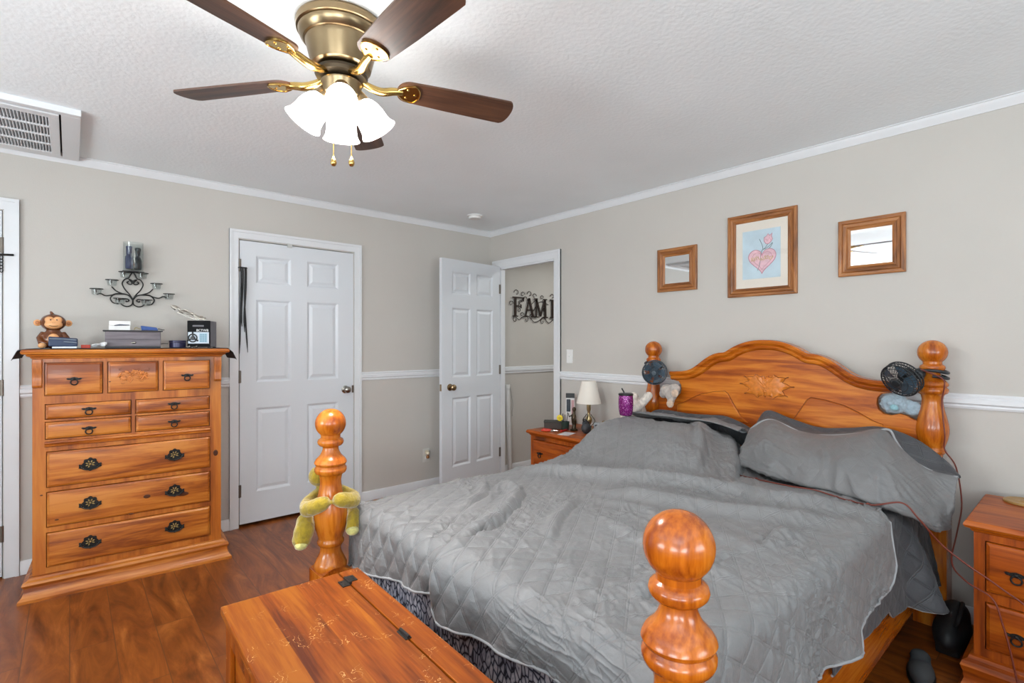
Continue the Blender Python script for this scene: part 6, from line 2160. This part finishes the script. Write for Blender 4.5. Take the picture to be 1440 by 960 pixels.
# purple glitter tumbler
def glitter():
    t = NT('purple_glitter')
    tc = t.n('ShaderNodeTexCoord')
    vo = t.n('ShaderNodeTexVoronoi', Scale=260.0)
    t.l(tc, 'Object', vo, 'Vector')
    sp = t.n('ShaderNodeSeparateColor')
    t.l(vo, 'Color', sp, 'Color')
    r = t.ramp([(0.0, srgb(92, 18, 84)), (0.7, srgb(134, 36, 120)), (0.92, srgb(170, 70, 158)), (1.0, srgb(226, 170, 220))])
    t.l(sp, 'Red', r, 'Fac')
    t.l(r, 'Color', t.b, 'Base Color')
    t.set(Roughness=0.25, Metallic=0.3)
    return t.m
from mathutils.bvhtree import BVHTree
bpy.context.view_layer.update()
_dg = bpy.context.evaluated_depsgraph_get()
def tree_of(objs):
    vs, fs = [], []
    for o in objs:
        ev = o.evaluated_get(_dg)
        me = ev.to_mesh()
        n = len(vs)
        vs += [o.matrix_world @ v.co for v in me.vertices]
        fs += [[n + i for i in p.vertices] for p in me.polygons]
        ev.to_mesh_clear()
    return BVHTree.FromPolygons(vs, fs)
SOFT = tree_of([o for o in bpy.data.objects if o.name.split('.')[0] in ('quilt', 'sham_face', 'blanket', 'sham_back')])
def drop(x, y, h=1.4):
    p = SOFT.ray_cast(Vector((x, y, h)), Vector((0, 0, -1)))[0]
    return p.z if p else 0.66
TX, TY = 2.700, 2.000
TM = thing('tumbler', 'purple glitter tumbler with a black lid and straw, left of the white plush toy', 'tumbler', (TX, TY, drop(TX, TY) + 0.004))
MB().lathe([(0.034, 0.0), (0.038, 0.003), (0.044, 0.030), (0.047, 0.065), (0.047, 0.100), (0.045, 0.128)], n=40).build('tumbler_body', glitter(), TM, smooth=50)
MB().lathe([(0.046, 0.1285), (0.0475, 0.131), (0.047, 0.139), (0.040, 0.143), (0.005, 0.143)], n=40).build('lid', BLACKP, TM, smooth=40)
MB().tube([(0.012, 0.022, 0.1435), (0.002, 0.034, 0.172)], 0.0045, 10).build('straw', BLACKP, TM)

# charging cable across the pillows and down past the nightstand
CORD = plain('red_brown_cord', srgb(112, 46, 32), 0.4)
cp_ = [(2.536, 1.187), (2.47, 1.04), (2.42, 0.90), (2.415, 0.80), (2.41, 0.70), (2.41, 0.60)]
pts = [(x, y, drop(x, y) + 0.006) for x, y in cp_]
pts += [(2.43, 0.505, 0.705), (2.44, 0.455, 0.655), (2.48, 0.395, 0.565), (2.50, 0.324, 0.505), (2.50, 0.266, 0.472), (2.50, 0.220, 0.443), (2.50, 0.176, 0.416), (2.50, 0.09, 0.34), (2.49, 0.02, 0.20), (2.46, -0.05, 0.04), (2.42, -0.10, 0.005)]
CB = thing('charging_cable', 'red brown charging cable running over the pillows past the right nightstand', 'cable', pts[0])
q0 = Vector(pts[0])
sp = [(x, y, max(z, drop(x, y) + 0.0045) if y > 0.56 else z) for x, y, z in smooth_path(pts, 10)]
MB().tube([tuple(Vector(p) - q0) for p in sp], 0.0032, 8).build('cable_lead', CORD, CB, smooth=60)
d_ = (Vector(pts[0]) - Vector(pts[1])).normalized()
MB().tube([(0, 0, 0), tuple(d_ * 0.022)], 0.0050, 8).build('plug', NICKEL, CB)
# power cord of the right clip fan down the bedpost
pc = [(3.030, 0.560, 1.200), (3.042, 0.482, 1.160), (3.046, 0.474, 1.120), (3.058, 0.484, 1.060), (3.054, 0.480, 0.980), (3.046, 0.472, 0.900), (3.058, 0.474, 0.830), (3.030, 0.430, 0.760), (2.95, 0.400, 0.62), (2.80, 0.395, 0.53), (2.62, 0.385, 0.46), (2.535, 0.330, 0.43), (2.515, 0.257, 0.40), (2.505, 0.229, 0.32), (2.495, 0.211, 0.25), (2.48, 0.18, 0.10), (2.47, 0.14, 0.006), (2.45, 0.06, 0.004)]
o = MB().tube([(x - 3.030, y - 0.560, z - 1.200) for x, y, z in smooth_path(pc, 6)], 0.0030, 8).build('power_cord', CORD, None, loc=(3.030, 0.560, 1.200), smooth=60)
tag(o, 'red brown power cord hanging down the right bedpost from the clip fan', 'cord')

# dark things on the floor between bed and nightstand
BG = thing('black_bag', 'black bag slumped on the floor between the bed rail and nightstand', 'bag', (2.900, 0.425, 0.0))
m = MB()
m.ball((0, 0, 0.075), 0.15, 0.066, 0.075, 20, 14)
m.ball((0.05, 0.0, 0.120), 0.09, 0.056, 0.065, 18, 12)
m.box(-0.11, 0.11, -0.04, 0.04, 0.003, 0.06)
blob(m, 0.010, 'bag_body', plain('black_nylon', srgb(26, 27, 29), 0.55), BG)
MB().tube(smooth_path([(-0.08, -0.02, 0.12), (-0.09, -0.035, 0.17), (0.0, -0.035, 0.20), (0.07, -0.02, 0.17)], 6), 0.008, 8).build('bag_handle', BLK, BG)
SH = thing('slipper', 'dark grey slipper on the floor under the bed rail near the nightstand', 'slipper', (2.560, 0.470, 0.0), math.radians(12))
m = MB()
m.ball((0, 0, 0.020), 0.125, 0.044, 0.020, 22, 10)
m.ball((-0.055, 0, 0.045), 0.062, 0.042, 0.034, 18, 12)
m.ball((0.085, 0, 0.034), 0.036, 0.036, 0.028, 16, 10)
blob(m, 0.007, 'slipper_upper', plain('dark_grey_felt', srgb(58, 60, 62), 0.9), SH)
MB().ball((0, 0, 0.006), 0.130, 0.047, 0.006, 24, 6).build('sole', BLACKP, SH, smooth=60)
